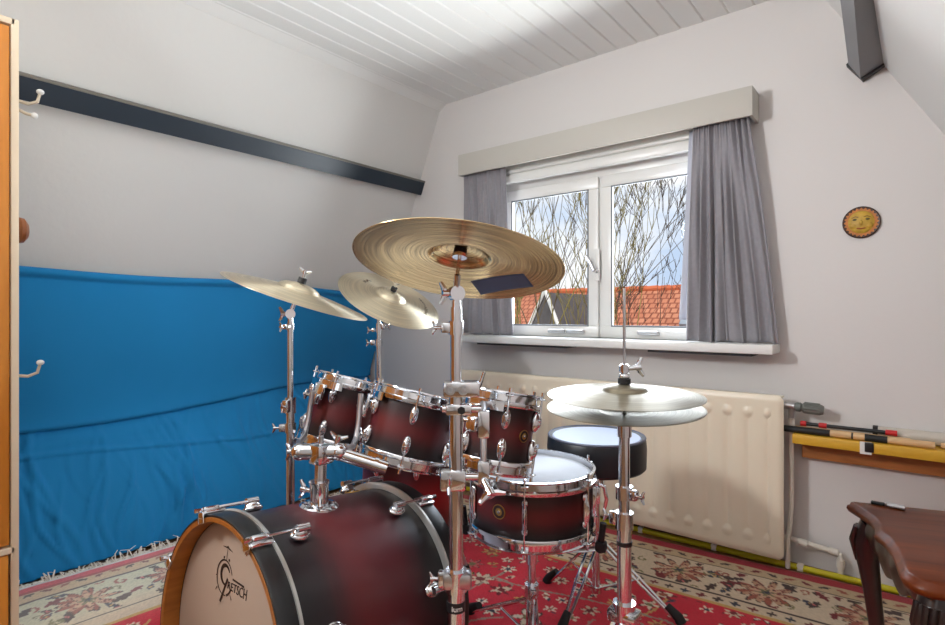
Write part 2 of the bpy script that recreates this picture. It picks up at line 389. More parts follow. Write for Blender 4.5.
# ------------------------------------------------------------------ rug (pattern painted into the pile's own colour)
def build_rug():
    x0, x1 = -2.475, .86; yb = .06
    step = .006
    nx = int((x1-x0)/step); ny = int(2.4/step)
    u = np.linspace(0, 1, nx+1); v = np.linspace(0, 1, ny+1)
    X = x0+(x1-x0)*u
    yfar = np.interp(X, [-2.475, -.945, -.03, .86], [2.25, 2.345, 2.415, 2.44])
    Wd = x1-x0; Ld = 2.35
    # pattern coordinates in metres: a from the left edge, c from the far edge
    A = np.repeat((u*Wd)[:, None], ny+1, 1)
    S = yfar-yb
    Y = yfar[:, None]-S[:, None]*v[None, :]
    Cc = np.repeat((v*Ld)[None, :], nx+1, 0)
    leftx = np.interp(Y, [.3, .52, 1.0, 2.2], [0., -.005, .03, .06])
    XX = X[:, None]+leftx*(1-u[:, None])
    rng = np.random.default_rng(3)
    def L(c): return np.array(lin(c)[:3])
    red = L((198, 16, 46)); cream = L((206, 186, 160)); dred = L((112, 8, 24)); brown = L((58, 34, 28)); gold = L((196, 158, 92)); pink = L((196, 96, 96)); navy = L((44, 46, 66)); rust = L((150, 74, 54)); olive = L((120, 112, 70)); ivory = L((224, 210, 188)); greyg = L((150, 136, 120))
    img = np.zeros((nx+1, ny+1, 3)); img[:] = red
    d = np.minimum(np.minimum(A*.86, Wd-A), np.minimum(Cc, Ld-Cc))          # distance from the nearest outer edge
    img[d < .43] = gold
    img[d < .415] = cream
    img[(d < .36) & (d > .352)] = brown
    img[d < .352] = cream
    img[(d < .125) & (d > .118)] = brown
    img[d < .118] = L((190, 164, 128))
    img[d < .058] = L((158, 8, 32))
    # bright red edge stripe along the fringed left end
    le = (A < .05) & (A > .018); img[A < .018] = ivory; img[le] = L((206, 36, 58))
    def stamp(a, c, r, col, kind='flower', n=6, rot=0., mask=None, soft=0., asp=1.):
        i0 = max(0, int((a-r*1.4)/Wd*nx)); i1 = min(nx+1, int((a+r*1.4)/Wd*nx)+2); j0 = max(0, int((c-r*1.4)/Ld*ny)); j1 = min(ny+1, int((c+r*1.4)/Ld*ny)+2)
        if i1 <= i0 or j1 <= j0: return
        da = A[i0:i1, j0:j1]-a; dc = Cc[i0:i1, j0:j1]-c
        x_ = da*math.cos(rot)+dc*math.sin(rot); y_ = (-da*math.sin(rot)+dc*math.cos(rot))*asp
        rr = np.hypot(x_, y_); th = np.arctan2(y_, x_)
        if kind == 'flower': m = rr < r*(.68+.32*np.cos(n*th))
        elif kind == 'ring': m = (rr < r) & (rr > r*.78)
        elif kind == 'leaf': m = (np.abs(y_) < .42*r*(1-np.clip(np.abs(x_)/r, 0, 1)**1.6)*(1+.3*np.sin(x_/r*9))) & (np.abs(x_) < r)
        elif kind == 'curl': m = np.abs(rr-r*(.35+.2*th/math.pi*1.4)) < .11*r
        else: m = rr < r
        if mask is not None: m = m & mask[i0:i1, j0:j1]
        img[i0:i1, j0:j1][m] = col
    field = d > .445; bord = (d < .345) & (d > .13); guard = (d < .112) & (d > .062); guard2 = (d < .41) & (d > .365)
    # field: winding vines, then flower heads
    for k in range(46):
        a = rng.uniform(.4, Wd-.4); c = rng.uniform(.4, Ld); th = rng.uniform(0, 6.28); cur = rng.uniform(-.2, .2)
        for s_ in range(60):
            a += .008*math.cos(th); c += .008*math.sin(th); th += cur*.6
            if s_ % 20 == 0: cur = -cur*rng.uniform(.7, 1.2)
            stamp(a, c, .0052, greyg if k % 3 else gold, 'disc', mask=field)
    pts = []
    tries = 0
    while len(pts) < 640 and tries < 14000:
        tries += 1
        a = rng.uniform(.4, Wd-.35); c = rng.uniform(.4, Ld); r = rng.choice([.024, .032, .041, .050])
        if all((a-p[0])**2+(c-p[1])**2 > (r+p[2]+.011)**2 for p in pts): pts.append((a, c, r))
    for i, (a, c, r) in enumerate(pts):
        col = [ivory, ivory, cream, ivory, gold, ivory, cream, pink][i % 8]
        if r > .028: stamp(a, c, r*1.14, brown if i % 2 else dred, n=5+i % 3, rot=i*1.3, mask=field)
        stamp(a, c, r, col, 'flower' if i % 5 else 'leaf', n=5+i % 3, rot=i*1.3, mask=field)
        stamp(a, c, r*.34, [rust, navy, dred, olive][i % 4], 'disc', mask=field)
        if i % 4 == 0: stamp(a+r*.9, c+r*.7, r*.5, olive if i % 8 else navy, 'leaf', rot=i, mask=field)
    # border: big rosettes, leaves and curls
    run = []
    for t in np.arange(.24, Wd-.2, .30): run += [(t, .24), (t, Ld-.24)]
    for t in np.arange(.54, Ld, .30): run += [(.27, t), (Wd-.24, t)]
    for i, (a, c) in enumerate(run):
        k = i % 2
        if k == 0:
            for r, col, n in ((.106, brown, 9), (.098, rust, 9), (.095, brown, 8), (.088, L((184, 140, 110)), 8), (.066, dred, 8), (.058, L((200, 160, 130)), 8), (.034, olive, 6), (.018, navy, 5)):
                stamp(a, c, r, col, n=n, rot=.4*i, mask=bord)
        else:
            for q in range(3):
                g = q*2.1+i
                stamp(a+.055*math.cos(g), c+.055*math.sin(g), .05, brown, n=5, rot=g, mask=bord)
                stamp(a+.055*math.cos(g), c+.055*math.sin(g), .04, [rust, L((120, 96, 92)), dred][q], n=5, rot=g, mask=bord)
                stamp(a+.055*math.cos(g), c+.055*math.sin(g), .016, cream, 'disc', mask=bord)
        for q in range(20):
            g = rng.uniform(0, 6.28); rr = rng.uniform(.09, .18)
            aa = a+rr*math.cos(g); cc = c+rr*math.sin(g)
            stamp(aa, cc, rng.uniform(.026, .042), [brown, dred, olive, navy, brown, rust][q % 6], ['leaf', 'leaf', 'curl'][q % 3], rot=rng.uniform(0, 6.28), mask=bord)
            if q % 3 == 0: stamp(aa, cc, .012, [pink, gold][q % 2], 'leaf', rot=rng.uniform(0, 6), mask=bord)
    for i, t in enumerate(np.arange(.05, Wd, .055)):
        stamp(t, .085, .022, [brown, rust, dred][i % 3], 'leaf', rot=.5*(-1)**i, mask=guard); stamp(t, .39, .018, [dred, brown, navy][i % 3], 'flower', n=4, mask=guard2)
    for i, t in enumerate(np.arange(.05, Ld, .055)):
        for e in (.085, Wd-.085): stamp(e, t, .022, [brown, rust, dred][i % 3], 'leaf', rot=1.57+.5*(-1)**i, mask=guard)
        for e in (.39, Wd-.39): stamp(e, t, .018, [dred, brown, navy][i % 3], 'flower', n=4, mask=guard2)
    # stronger light towards the fringed end, painted into the pile colour
    lit_gain = np.clip((.60-A)/.3, 0, 1)[:, :, None]*.26
    img = np.clip(img*(1+lit_gain*2.6), 0, .86); img = img*(1-lit_gain)+L((244, 236, 226))*lit_gain
    jit = rng.uniform(.9, 1.08, (nx+1, ny+1))[:, :, None]; img = np.clip(img*jit, 0, 1)
    Z = .009+.0008*np.sin(XX*40)*np.sin(Y*37)
    co = np.stack([XX, Y, Z], -1).reshape(-1, 3)
    # rim ring on the floor
    ring = [(i, 0) for i in range(nx+1)]+[(nx, j) for j in range(1, ny+1)]+[(i, ny) for i in range(nx-1, -1, -1)]+[(0, j) for j in range(ny-1, 0, -1)]
    top_ids = np.array([i*(ny+1)+j for i, j in ring]); rim = co[top_ids].copy(); rim[:, 2] = .0008
    base = len(co); co = np.vstack([co, rim])
    I, J = np.meshgrid(np.arange(nx), np.arange(ny), indexing='ij'); I = I.ravel(); J = J.ravel(); Wn = ny+1
    q = np.stack([I*Wn+J, I*Wn+J+1, (I+1)*Wn+J+1, (I+1)*Wn+J], 1)
    k = np.arange(len(ring)); k2 = (k+1) % len(ring)
    s = np.stack([top_ids[k], top_ids[k2], base+k2, base+k], 1)
    F = np.vstack([q, s]).astype(np.int32)
    me = bpy.data.meshes.new('pile'); me.vertices.add(len(co)); me.vertices.foreach_set('co', co.astype(np.float32).ravel())
    me.loops.add(F.size); me.loops.foreach_set('vertex_index', F.ravel()); me.polygons.add(len(F)); me.polygons.foreach_set('loop_start', np.arange(0, F.size, 4, dtype=np.int32))
    me.update(); me.validate()
    cols = np.ones((len(co), 4), np.float32); cols[:base, :3] = img.reshape(-1, 3); cols[base:, :3] = img.reshape(-1, 3)[top_ids]
    at = me.color_attributes.new('weave', 'FLOAT_COLOR', 'POINT'); at.data.foreach_set('color', cols.ravel())
    m = mat('woven_rug_pile', (160, 30, 40), .95, sheen=.15, bump=(700, .5, .002)); nt = m.node_tree
    an = nt.nodes.new('ShaderNodeAttribute'); an.attribute_name = 'weave'; nt.links.new(an.outputs['Color'], nt.nodes['Principled BSDF'].inputs['Base Color'])
    me.materials.append(m)
    t = thing('persian_rug', 'large red patterned oriental rug with cream floral border under the drum kit', 'rug', (-.9, 1.2, 0))
    o = bpy.data.objects.new('pile', me); C.objects.link(o); o.parent = t; o.location = (.9, -1.2, 0)
    b = W(t); rn = random.Random(4)
    for i in range(700):
        y = 2.1-2.0*i/700
        xx = -2.475+float(np.interp(y, [.3, .52, 1.0, 2.2], [0., -.005, .03, .06]))
        w = rn.uniform(.014, .032); h = rn.choice([.006, .010, .018, .030]) if rn.random() < .35 else .004
        b.path([(xx+.003, y, .006), (xx-w*.4, y+rn.uniform(-.012, .012), .007+h), (xx-w, y+rn.uniform(-.02, .02), .004+h*rn.random()*1.5)], [.0028, .0024, .0012], 5)
    b.build('fringe', mat('cream_fringe', (240, 234, 222), .9), t, kind='stuff')
build_rug()

# ------------------------------------------------------------------ blue sheet on the left slope
def smooth(a, b, t):
    t = max(0., min(1., (t-a)/(b-a))); return t*t*(3-2*t)
def hsh(i): 
    return (math.sin(i*127.1)*43758.5453) % 1
creases = []
rc = random.Random(8)
for i in range(64):
    creases.append((rc.uniform(.35, 2.3), rc.uniform(.05, .42), rc.uniform(.1, .38), rc.uniform(-.35, .2), rc.uniform(.006, .014), rc.uniform(.006, .013)))
def blue_fn(u, v):
    y = -.45+2.93*u; 
    zt = 1.168-.012*smooth(.4, 1.4, y)-.03*smooth(1.2, 2.3, y)+.006*math.sin(y*5)
    zf = .545-.03*math.cos(y*1.3)+.012*math.sin(y*4+1)
    sag = smooth(1.35, 2.35, y)
    if v > .5:
        k = (v-.5)/.5; z = zf+(zt-zf)*k
        top = xl(zt)+.018; fold = -2.725*(1-sag)+(xl(zf)+.03)*sag
        x = fold+(top-fold)*k+.012*math.sin(math.pi*k)
        if k > .94: x += .02*smooth(.94, .97, k)*(1-.4*smooth(.97, 1, k))
        x += .006*math.sin(y*9+z*4)*math.sin(math.pi*k)
        x += .030*math.exp(-max(0, z-zf)/.05)
    else:
        k = v/.5; z = .013+(zf-.013)*k
        bot = -2.515; fold = -2.725*(1-sag)+(xl(zf)+.03)*sag
        x = bot+(fold-bot)*k+.035*math.sin(math.pi*k)
        x += .004+.006*math.exp(-((z-zf+.05)/.02)**2)*math.sin(y*2)
        for (cy, cz, ln, sl, am, wd) in creases:
            dz = z-cz
            if abs(dz) < ln:
                dy = y-(cy+sl*dz+.03*math.sin(dz*14+cy*7))
                if abs(dy) < .06: x += am*math.exp(-(dy/wd)**2)*(1-abs(dz)/ln)**.6
        x += .010*math.exp(-((z-.43+.03*y-.02*math.sin(y*3))/.008)**2)
        x += .004*math.sin(y*23+3*z)*math.sin(math.pi*k)
    return (x, y, z)
bs = MB().sheet(blue_fn, 300, 170, .004).build('blue_sheet', BLUE, ang=180)
tag(bs, 'blue fabric sheet covering the lower left sloping wall behind the drums', 'fabric sheet')

# ------------------------------------------------------------------ wardrobe at the left edge
t = thing('wardrobe', 'orange pine wardrobe with cream edges at the left picture edge', 'wardrobe', (-2.2, -.1, 0))
wy = .409
b = W(t); b.box((-2.22, wy-.009, .921), (.42, .018, 1.818), .002); b.box((-2.22, -1.6, .921), (.42, .018, 1.818), .002); b.box((-2.22, -.6, 1.821), (.42, 2.0, .018), .002); b.box((-2.22, -.6, .31), (.42, 2.0, .018), .002); b.box((-2.42, -.6, .915), (.02, 2.0, 1.8)); b.box((-2.22, -.6, .037), (.40, 2.0, .05))
b.build('carcass', CREAMW, t)
for y0, y1 in ((-1.588, -1.102), (-1.098, -.602), (-.598, -.102), (-.098, .388)):
    b = W(t); b.box((-2.022, (y0+y1)/2, 1.066), (.018, y1-y0, 1.48), .002); d = b.build('door', PINE, t)
    yk = y1-.04 if y1 < 0 else y0+.04
    b = W(t); b.tube((-2.013, yk, 1.0), (-1.995, yk, 1.0), .008); b.ball((-1.985, yk, 1.0), .014); b.build('knob', BRASS, d)
b = W(t); b.box((-2.022, -.6, .18), (.018, 1.972, .235), .002); dr = b.build('drawer', PINE, t)
for yk in (-1.1, -.1):
    b = W(t); b.tube((-2.013, yk, .18), (-1.995, yk, .18), .008); b.ball((-1.985, yk, .18), .014); b.build('knob', BRASS, dr)
def hook(z, double):
    b = W(t); y0 = wy
    b.box((-2.06, y0+.003, z), (.022, .006, .075), .003)
    b.path([(-2.06, y0+.004, z-.002), (-2.055, y0+.03, z-.006), (-2.045, y0+.05, z+.004), (-2.04, y0+.055, z+.028)], [.005, .0045, .0045, .004], 10)
    if double:
        b.path([(-2.06, y0+.004, z-.026), (-2.055, y0+.025, z-.036), (-2.05, y0+.04, z-.038)], .0045, 10)
    h = b.build('coat_hook', mat('ivory_hook', (206, 192, 170), .35), t)
    b = W(t); b.ball((-2.04, y0+.056, z+.034), (.010, .010, .008)); b.build('porcelain_tip', WHITEP, h)
    if double:
        b = W(t); b.ball((-2.05, y0+.044, z-.038), .009); b.build('porcelain_tip', WHITEP, h)
hook(1.615, True); hook(.806, False)
b = W(t); b.lathe([(0, .032), (.022, .030), (.036, .020), (.038, .010), (.03, 0), (0, 0)], 24, M=axis_matrix((-2.06, wy, 1.232), (0, 1, 0))); b.build('round_wooden_peg', KNOBW, t)

# ------------------------------------------------------------------ window dressing
t = thing('pelmet', 'cream board pelmet above the window hiding the curtain rail', 'pelmet', (-1.26, 2.44, 1.83))
b = W(t); b.box((-1.270, 2.387, 1.829), (1.526, .014, .118), .002); b.build('front_board', CREAM, t)
b = W(t); b.box((-1.263, 2.447, 1.882), (1.512, .104, .012), .001); b.build('top_board', CREAM, t)
for xx in (-2.026, -.514):
    b = W(t); b.box((xx, 2.447, 1.829), (.014, .105, .118), .002); b.build('end_board', CREAM, t)
b = MB().box((-1.263, 2.42, 1.80), (1.48, .02, .014), .003); 
tag(b.build('curtain_rail', WHITEP), 'white curtain rail tucked up behind the cream pelmet', 'curtain rail')
def curtain(name, label, tx0, tx1, bx0, bx1, folds, ph, zt, zb, amp=.022):
    t = thing(name, label, 'curtain', ((tx0+tx1)/2, 2.42, zb), 'grey curtains at the window')
    rn = random.Random(ph); K = [(rn.uniform(.6, 1.5), rn.uniform(0, 6.3), rn.uniform(.25, .9), rn.uniform(-2.2, 2.2)) for _ in range(5)]
    def fn(u, v):
        z = zt+(zb-zt)*v+.004*math.sin(u*17)*v
        x = tx0+(tx1-tx0)*u+((bx0-tx0)+((bx1-tx1)-(bx0-tx0))*u)*v**.9
        top = math.sin(2*math.pi*u*folds*1.5)*.010*max(0, 1-v*2.6)+math.sin(2*math.pi*u*folds*3)*.004*max(0, 1-v*7)
        uu = u+.035*math.sin(3.1*u+ph)+.012*math.sin(4*v+9*u)
        a = sum(w*math.sin(2*math.pi*uu*folds*f+p+d*v)*min(1, .25+v*1.5) for f, p, w, d in K)/2.6
        y = 2.420-amp*a-top-.010*math.sin(4*u+3*v+ph)*v
        return (x+.010*math.sin(2*math.pi*uu*folds*.8+ph)*v*min(1, u*8, (1-u)*8), y, z)
    b = W(t).sheet(fn, folds*20, 48, .003); b.build('cloth', CURT, t, ang=180)
    return t, fn
curtain('curtain', 'narrow grey curtain at left side of the window behind the big cymbal', -2.02, -1.735, -2.03, -1.675, 6, 3, 1.79, .874)
tcur, fn = curtain('curtain', 'wide grey curtain at right side of the window flaring onto the sill', -.745, -.530, -.775, -.425, 7, 5, 1.79, .870, .026)
def lin_fn(u, v):
    z = 1.78+(.96-1.78)*v
    return (-.772-.045*v+.07*u, 2.451+.006*math.sin(u*9+v*3)-.03*u*0, z)
W(tcur).sheet(lin_fn, 14, 24, .002).build('lining', LINING, tcur, ang=180)

# ------------------------------------------------------------------ radiator and pipes
t = thing('radiator', 'long cream panel radiator under the window behind the drums', 'radiator', (-1.2, 2.4, 0))
x0, x1, z0, z1, yf = -1.99, -.403, .056, .668, 2.362
pitch = .0755
nxr, nzr = 21*14, 60
def rad_fn(u, v):
    x = x0+(x1-x0)*u; z = z0+(z1-z0)*v
    f = (x-x0)/pitch % 1; inx = 1 if .03 < u < .975 else 0
    c = math.exp(-((f-.5)/.2)**2)
    zin = smooth(.06, .085, z-z0)*smooth(.06, .085, z1-z)
    y = .0065*c*zin*inx
    for ze in (z0+.068, z1-.068):
        y += -.010*math.exp(-((f-.5)/.16)**2-((z-ze)/.011)**2)*inx
    e = min(u*(x1-x0), (1-u)*(x1-x0), v*(z1-z0), (1-v)*(z1-z0))
    if e < .006: y += .006*(1-e/.006)
    return (x, yf+y, z)
W(t).sheet(rad_fn, nxr, nzr, .012).build('front_panel', RAD, t, ang=50)
b = W(t); b.box(((x0+x1)/2, 2.405, (z0+z1)/2), (x1-x0-.03, .05, z1-z0-.04)); b.build('convector', RAD, t)
b = W(t); b.box(((x0+x1)/2, 2.402, z1-.004), (x1-x0-.004, .062, .008), .002); b.build('top_grille', RAD, t)
for xx in (-1.8, -.6):
    b = W(t); b.box((xx, 2.455, .36), (.04, .07, .5)); b.build('wall_bracket', RAD, t)
b = W(t); b.tube((x1-.01, 2.42, .63), (x1+.035, 2.42, .63), .014); b.tube((x1+.025, 2.42, .63), (x1+.025, 2.42, .585), .012); b.lathe([(0, 0), (.016, 0), (.016, .02), (.012, .024), (0, .024)], 6, M=axis_matrix((x1+.005, 2.42, .63), (1, 0, 0))); va = b.build('valve', STEEL, t)
prof = [(0, 0), (.013, 0), (.018, .008), (.018, .02), (.0135, .024), (.0195, .03), (.020, .085), (.016, .095), (0, .096)]
b = W(t); b.lathe(prof, 24, M=axis_matrix((x1+.035, 2.42, .63), (1, 0, -.05)))
for k in range(12):
    a = k*math.pi/6; b.tube((x1+.068, 2.42+.0195*math.cos(a), .629+.0195*math.sin(a)), (x1+.118, 2.42+.0195*math.cos(a), .627+.0195*math.sin(a)), .003, seg=6)
b.build('thermostat_head', GREYP, va)
b = MB(); px = x1+.025
b.path([(px, 2.42, .583), (px, 2.415, .25), (px-.004, 2.408, .17), (px-.010, 2.402, .12), (px-.010, 2.400, .011)], .0085, 14)
b.lathe([(.0085, 0), (.012, 0), (.012, .03), (.0085, .03)], 16, M=Matrix.Translation((px, 2.42, .548)))
tag(b.build('heating_pipe', PIPEW), 'cream upright heating pipe running from the radiator valve to the floor', 'pipe', None)
b = MB()
b.path([(x1-.015, 2.44, .115), (x1+.04, 2.45, .107), (-.25, 2.462, .092), (-.228, 2.462, .085), (-.224, 2.462, .062), (-.224, 2.462, .004)], .0095, 14)
for p in ((-.36, 2.4505, .105), (-.262, 2.461, .0935)):
    b.lathe([(.0095, 0), (.0135, .001), (.0135, .03), (.0095, .031)], 16, M=axis_matrix(p, (1, 0, -.13)))
b.lathe([(.0095, 0), (.0135, .001), (.0135, .03), (.0095, .031)], 16, M=Matrix.Translation((-.224, 2.462, .035)))
tag(b.build('heating_pipe', PIPEW), 'short bent cream heating pipe with an elbow low on the wall right of the radiator', 'pipe', None)
t = thing('gas_pipe', 'yellow pipe running along the floor under the radiator', 'pipe', (-1, 2.47, .03))
def gy(x): return 2.442+.04*x
b = W(t); b.tube((-2.40, gy(-2.40), .0125), (.6, gy(.6), .0125), .0115, seg=16); b.build('tube', YEL, t)
for i in range(8):
    xx = -1.9+i*.31; b = W(t); b.box((xx, gy(xx)+.002, .014), (.022, .028, .026), .004); b.build('clip', PIPEW, t)

# ------------------------------------------------------------------ wall shelf and what lies on it
t = thing('wall_shelf', 'narrow yellow edged wooden wall shelf right of the radiator', 'shelf', (.1, 2.45, .5))
b = W(t); b.box((.14, 2.44, .513), (1.02, .118, .036), .003); b.build('board', SHELFY, t)
b = W(t); b.box((.145, 2.482, .462), (.99, .034, .066), .002); b.build('batten', SHELFB, t)
b = W(t); b.box((-.143, 2.3805, .512), (.034, .002, .044)); b.build('white_tape', WHITEP, t)
b = W(t); b.box((-.133, 2.378, .516), (.026, .003, .034), .001); b.build('black_catch', BLACKPL, t)
def rod(b, a, c, r, f0, f1, seg=16):
    a = Vector(a); c = Vector(c); b.tube(a.lerp(c, f0), a.lerp(c, f1), r, seg=seg)
zs = .532
t = thing('wooden_stick', 'pale wooden stick with two black grips lying at the shelf front', 'stick', (-.15, 2.405, zs))
a, c = (-.418, 2.405, zs+.013), (.045, 2.405, zs+.013)
b = W(t); rod(b, a, c, .0115, 0, 1); b.build('shaft', STICK, t)
for f0, f1 in ((-.005, .36), (.585, .725)):
    b = W(t); rod(b, a, c, .0125, f0, f1); b.build('black_grip', BLACKRUB, t)
b = W(t); rod(b, a, c, .0121, .50, .512); b.build('black_ring', BLACKPL, t)
t = thing('thin_black_rod', 'thin black rod with red collars lying behind the wooden stick', 'rod', (-.2, 2.44, zs))
a, c = (-.345, 2.436, zs+.0335), (-.07, 2.436, zs+.0335)
b = W(t); rod(b, a, c, .007, 0, 1); b.build('shaft', BLACKPL, t)
for f0, f1 in ((-.02, .05), (.2, .29), (.93, 1.05)):
    b = W(t); rod(b, a, c, .0100, f0, f1); b.build('red_collar', REDPL, t)
t = thing('clear_tube', 'clear plastic tube with black end cap lying at the back of the shelf', 'tube', (.05, 2.47, zs))
b = W(t); b.tube((-.115, 2.474, zs+.024), (.2, 2.472, zs+.024), .023, seg=24); b.build('tube', LENS, t)
b = W(t); b.tube((-.127, 2.4742, zs+.0245), (-.112, 2.474, zs+.0245), .0242, seg=24); b.build('end_cap', BLACKPL, t)
b = MB(); b.tube((-.375, 2.434, zs+.0115), (-.02, 2.434, zs+.0115), .0112, seg=16); tag(b.build('wooden_dowel', STICK), 'pale wooden dowel lying under the thin black rod on the shelf', 'stick')
b = MB(); b.tube((.06, 2.43, zs+.0105), (.5, 2.43, zs+.0105), .0100); tag(b.build('wooden_dowel', STICK), 'plain pale wooden dowel on the shelf at the right picture edge', 'stick')

# ------------------------------------------------------------------ sun plaque
t = thing('sun_plaque', 'small round yellow sun face plaque on the wall beside the curtain', 'wall ornament', axis_matrix((-.163, 2.4985, 1.325), (0, -1, 0)))
R0 = .059
b = MB(); b.lathe([(0, 0), (R0, 0), (R0, .006), (R0-.004, .009), (R0-.009, .008), (0, .008)], 48); b.build('rim', mat('dark_brown_glaze', (66, 40, 26), .4), t)
b = MB()
pts = []
for k in range(48):
    a = k*2*math.pi/48; r = R0*(.92 if k % 2 == 0 else .80); pts.append((r*math.cos(a), r*math.sin(a)))
b.prism(pts, .006, .0095); b.build('rays', mat('orange_glaze', (176, 106, 40), .5, var=(60, .25)), t)
b = MB(); b.ball((0, 0, .006), (R0*.72, R0*.74, .014), 32, 16); b.ball((0, -.003, .017), (.006, .012, .008)); b.ball((.022, -.012, .013), (.014, .012, .006)); b.ball((-.022, -.012, .013), (.014, .012, .006)); b.build('face', mat('ochre_yellow_glaze', (176, 140, 50), .5, var=(40, .3)), t)
for sx in (-1, 1):
    b = MB(); b.ball((sx*.018, .009, .0165), (.0085, .0045, .003)); b.build('eye', mat('dark_olive_eye', (70, 66, 26), .4), t)
    b = MB(); b.path([(sx*.008, .017, .0185), (sx*.018, .021, .017), (sx*.029, .016, .014)], .0016, 8); b.build('eyebrow', mat('brow_brown', (120, 84, 30), .5), t)
b = MB(); b.path([(-.013, -.022, .0165), (0, -.025, .0180), (.013, -.022, .0165)], .0024, 8); b.build('mouth', mat('mouth_rust', (150, 74, 34), .5), t)

# ------------------------------------------------------------------ carved side table
e_ = Vector((.95, .31, 0)).normalized(); f_ = Vector((.31, -.95, 0)).normalized()
MT = Matrix(((e_.x, f_.x, 0, -.139), (e_.y, f_.y, 0, 1.703), (0, 0, -1, 0), (0, 0, 0, 1)))
# right-handed frame: x along the back edge, y toward the front, z kept upward
MT = Matrix(((e_.x, -f_.x, 0, -.139), (e_.y, -f_.y, 0, 1.703), (0, 0, 1, 0), (0, 0, 0, 1)))
t = thing('side_table', 'dark mahogany side table with carved apron in the right corner', 'table', MT)
TW, TD, TH = .72, .465, .507
def outline(off):
    left = [(0, 0), (.012, .05), (.022, .10), (.020, .15), (.008, .19), (.006, .20), (.012, .235), (.010, .29), (.002, .34), (-.008, .39), (-.012, .42), (-.004, .448), (.016, .462)]
    front = [(.06, .462), (.16, .455), (.28, .468), (.36, .474)]
    half = left+front
    pts = half+[(TW-x, y) for x, y in half[::-1][1:]]
    cx, cy = TW/2, TD/2
    out = []
    for x, y in pts:
        dx, dy = x-cx, y-cy; l = math.hypot(dx, dy)
        out.append((x+off*dx/l, -(y+off*dy/l)))
    return out
b = MB()
levels = [(-.012, TH-.030), (0, TH-.027), (.004, TH-.02), (.002, TH-.012), (-.004, TH-.009), (-.006, TH-.003), (-.012, TH)]
rows = [outline(o) for o, z in levels]; n = len(rows[0]); vs = []; fs = []
for r, (o, z) in zip(rows, levels): vs += [(x, y, z) for x, y in r]
for i in range(len(levels)-1):
    for k in range(n): fs.append((i*n+k, i*n+(k+1) % n, (i+1)*n+(k+1) % n, (i+1)*n+k))
fs.append(tuple(range(n))); fs.append(tuple((len(levels)-1)*n+k for k in range(n)))
b.add(vs, fs); b.build('table_top', MAHOG, t, ang=50)
def apron_panel(p0, p1, name, scal):
    b = MB(); p0 = Vector(p0); p1 = Vector(p1); dirn = (p1-p0); L_ = dirn.length; dirn.normalize(); nrm = Vector((dirn.y, -dirn.x, 0))
    def fn(u, v):
        sag = .038+.028*math.sin(math.pi*u)**2+.016*abs(math.sin(u*math.pi*scal))
        bul = .007*math.sin(math.pi*v)+.003*math.sin(u*math.pi*scal*2)*math.sin(math.pi*v)
        return p0+dirn*(L_*u)+nrm*bul+Vector((0, 0, TH-.028-sag*v))
    b.sheet(fn, 60, 14, -.016)
    for k in range(int(scal)):
        u = (k+.5)/scal; sag = .038+.028*math.sin(math.pi*u)**2
        c = p0+dirn*(L_*u)+nrm*.008+Vector((0, 0, TH-.032-sag*.7))
        b.path([c+dirn*(.032*math.cos(a)*(1-a/8))+Vector((0, 0, .013*math.sin(a)*(1-a/8)))+nrm*.002 for a in [q*.5 for q in range(13)]], .0042, 8)
        b.ball(c+nrm*.002, (.006, .006, .006))
    return b.build(name, MAHOGD, t, ang=60)
apron_panel((.045, -.03, 0), (.045, -(TD-.055), 0), 'apron', 4)
apron_panel((.06, -(TD-.045), 0), (TW-.06, -(TD-.045), 0), 'apron', 6)
apron_panel((TW-.045, -(TD-.055), 0), (TW-.045, -.03, 0), 'apron', 4)
apron_panel((TW-.06, -.035, 0), (.06, -.035, 0), 'apron', 6)
for (lx, ly, sx, sy) in ((.045, -.045, -1, 1), (.045, -(TD-.055), -1, -1), (TW-.045, -.045, 1, 1), (TW-.045, -(TD-.055), 1, -1)):
    b = MB(); D2 = Vector((sx, sy, 0)).normalized(); P0 = Vector((lx, ly, 0))
    prof = [(.468, .0, .03), (.44, .010, .031), (.41, .018, .029), (.37, .016, .024), (.30, .006, .019), (.22, -.004, .0165), (.14, -.010, .0145), (.07, -.008, .0135), (.035, 0., .015), (.018, .012, .02), (.01, .018, .021)]
    b.path([P0+D2*o+Vector((0, 0, z)) for z, o, r in prof], [r for z, o, r in prof], 16)
    for k in range(5):
        a = (k-2)*.35; s = Vector((D2.x*math.cos(a)-D2.y*math.sin(a), D2.x*math.sin(a)+D2.y*math.cos(a), 0))
        b.path([P0+D2*.008+s*.031+Vector((0, 0, .455)), P0+D2*.016+s*.032+Vector((0, 0, .42)), P0+D2*.014+s*.026+Vector((0, 0, .37))], [.006, .0075, .002], 8)
    b.build('leg', MAHOGD, t)
th = thing('metal_clasp', 'small silver and black clasp lying on the mahogany table top', 'clasp', MT @ Matrix.Translation((.092, -.024, TH)) @ Matrix.Rotation(-.35, 4, 'Z'))
b = MB(); b.box((0, 0, .006), (.04, .012, .010), .003); b.tube((-.014, -.009, .006), (.02, -.009, .006), .004, seg=10); b.build('bar', STEEL, th)
b = MB(); b.box((-.034, 0, .004), (.028, .012, .007), .002); b.build('black_strap_end', BLACKPL, th)

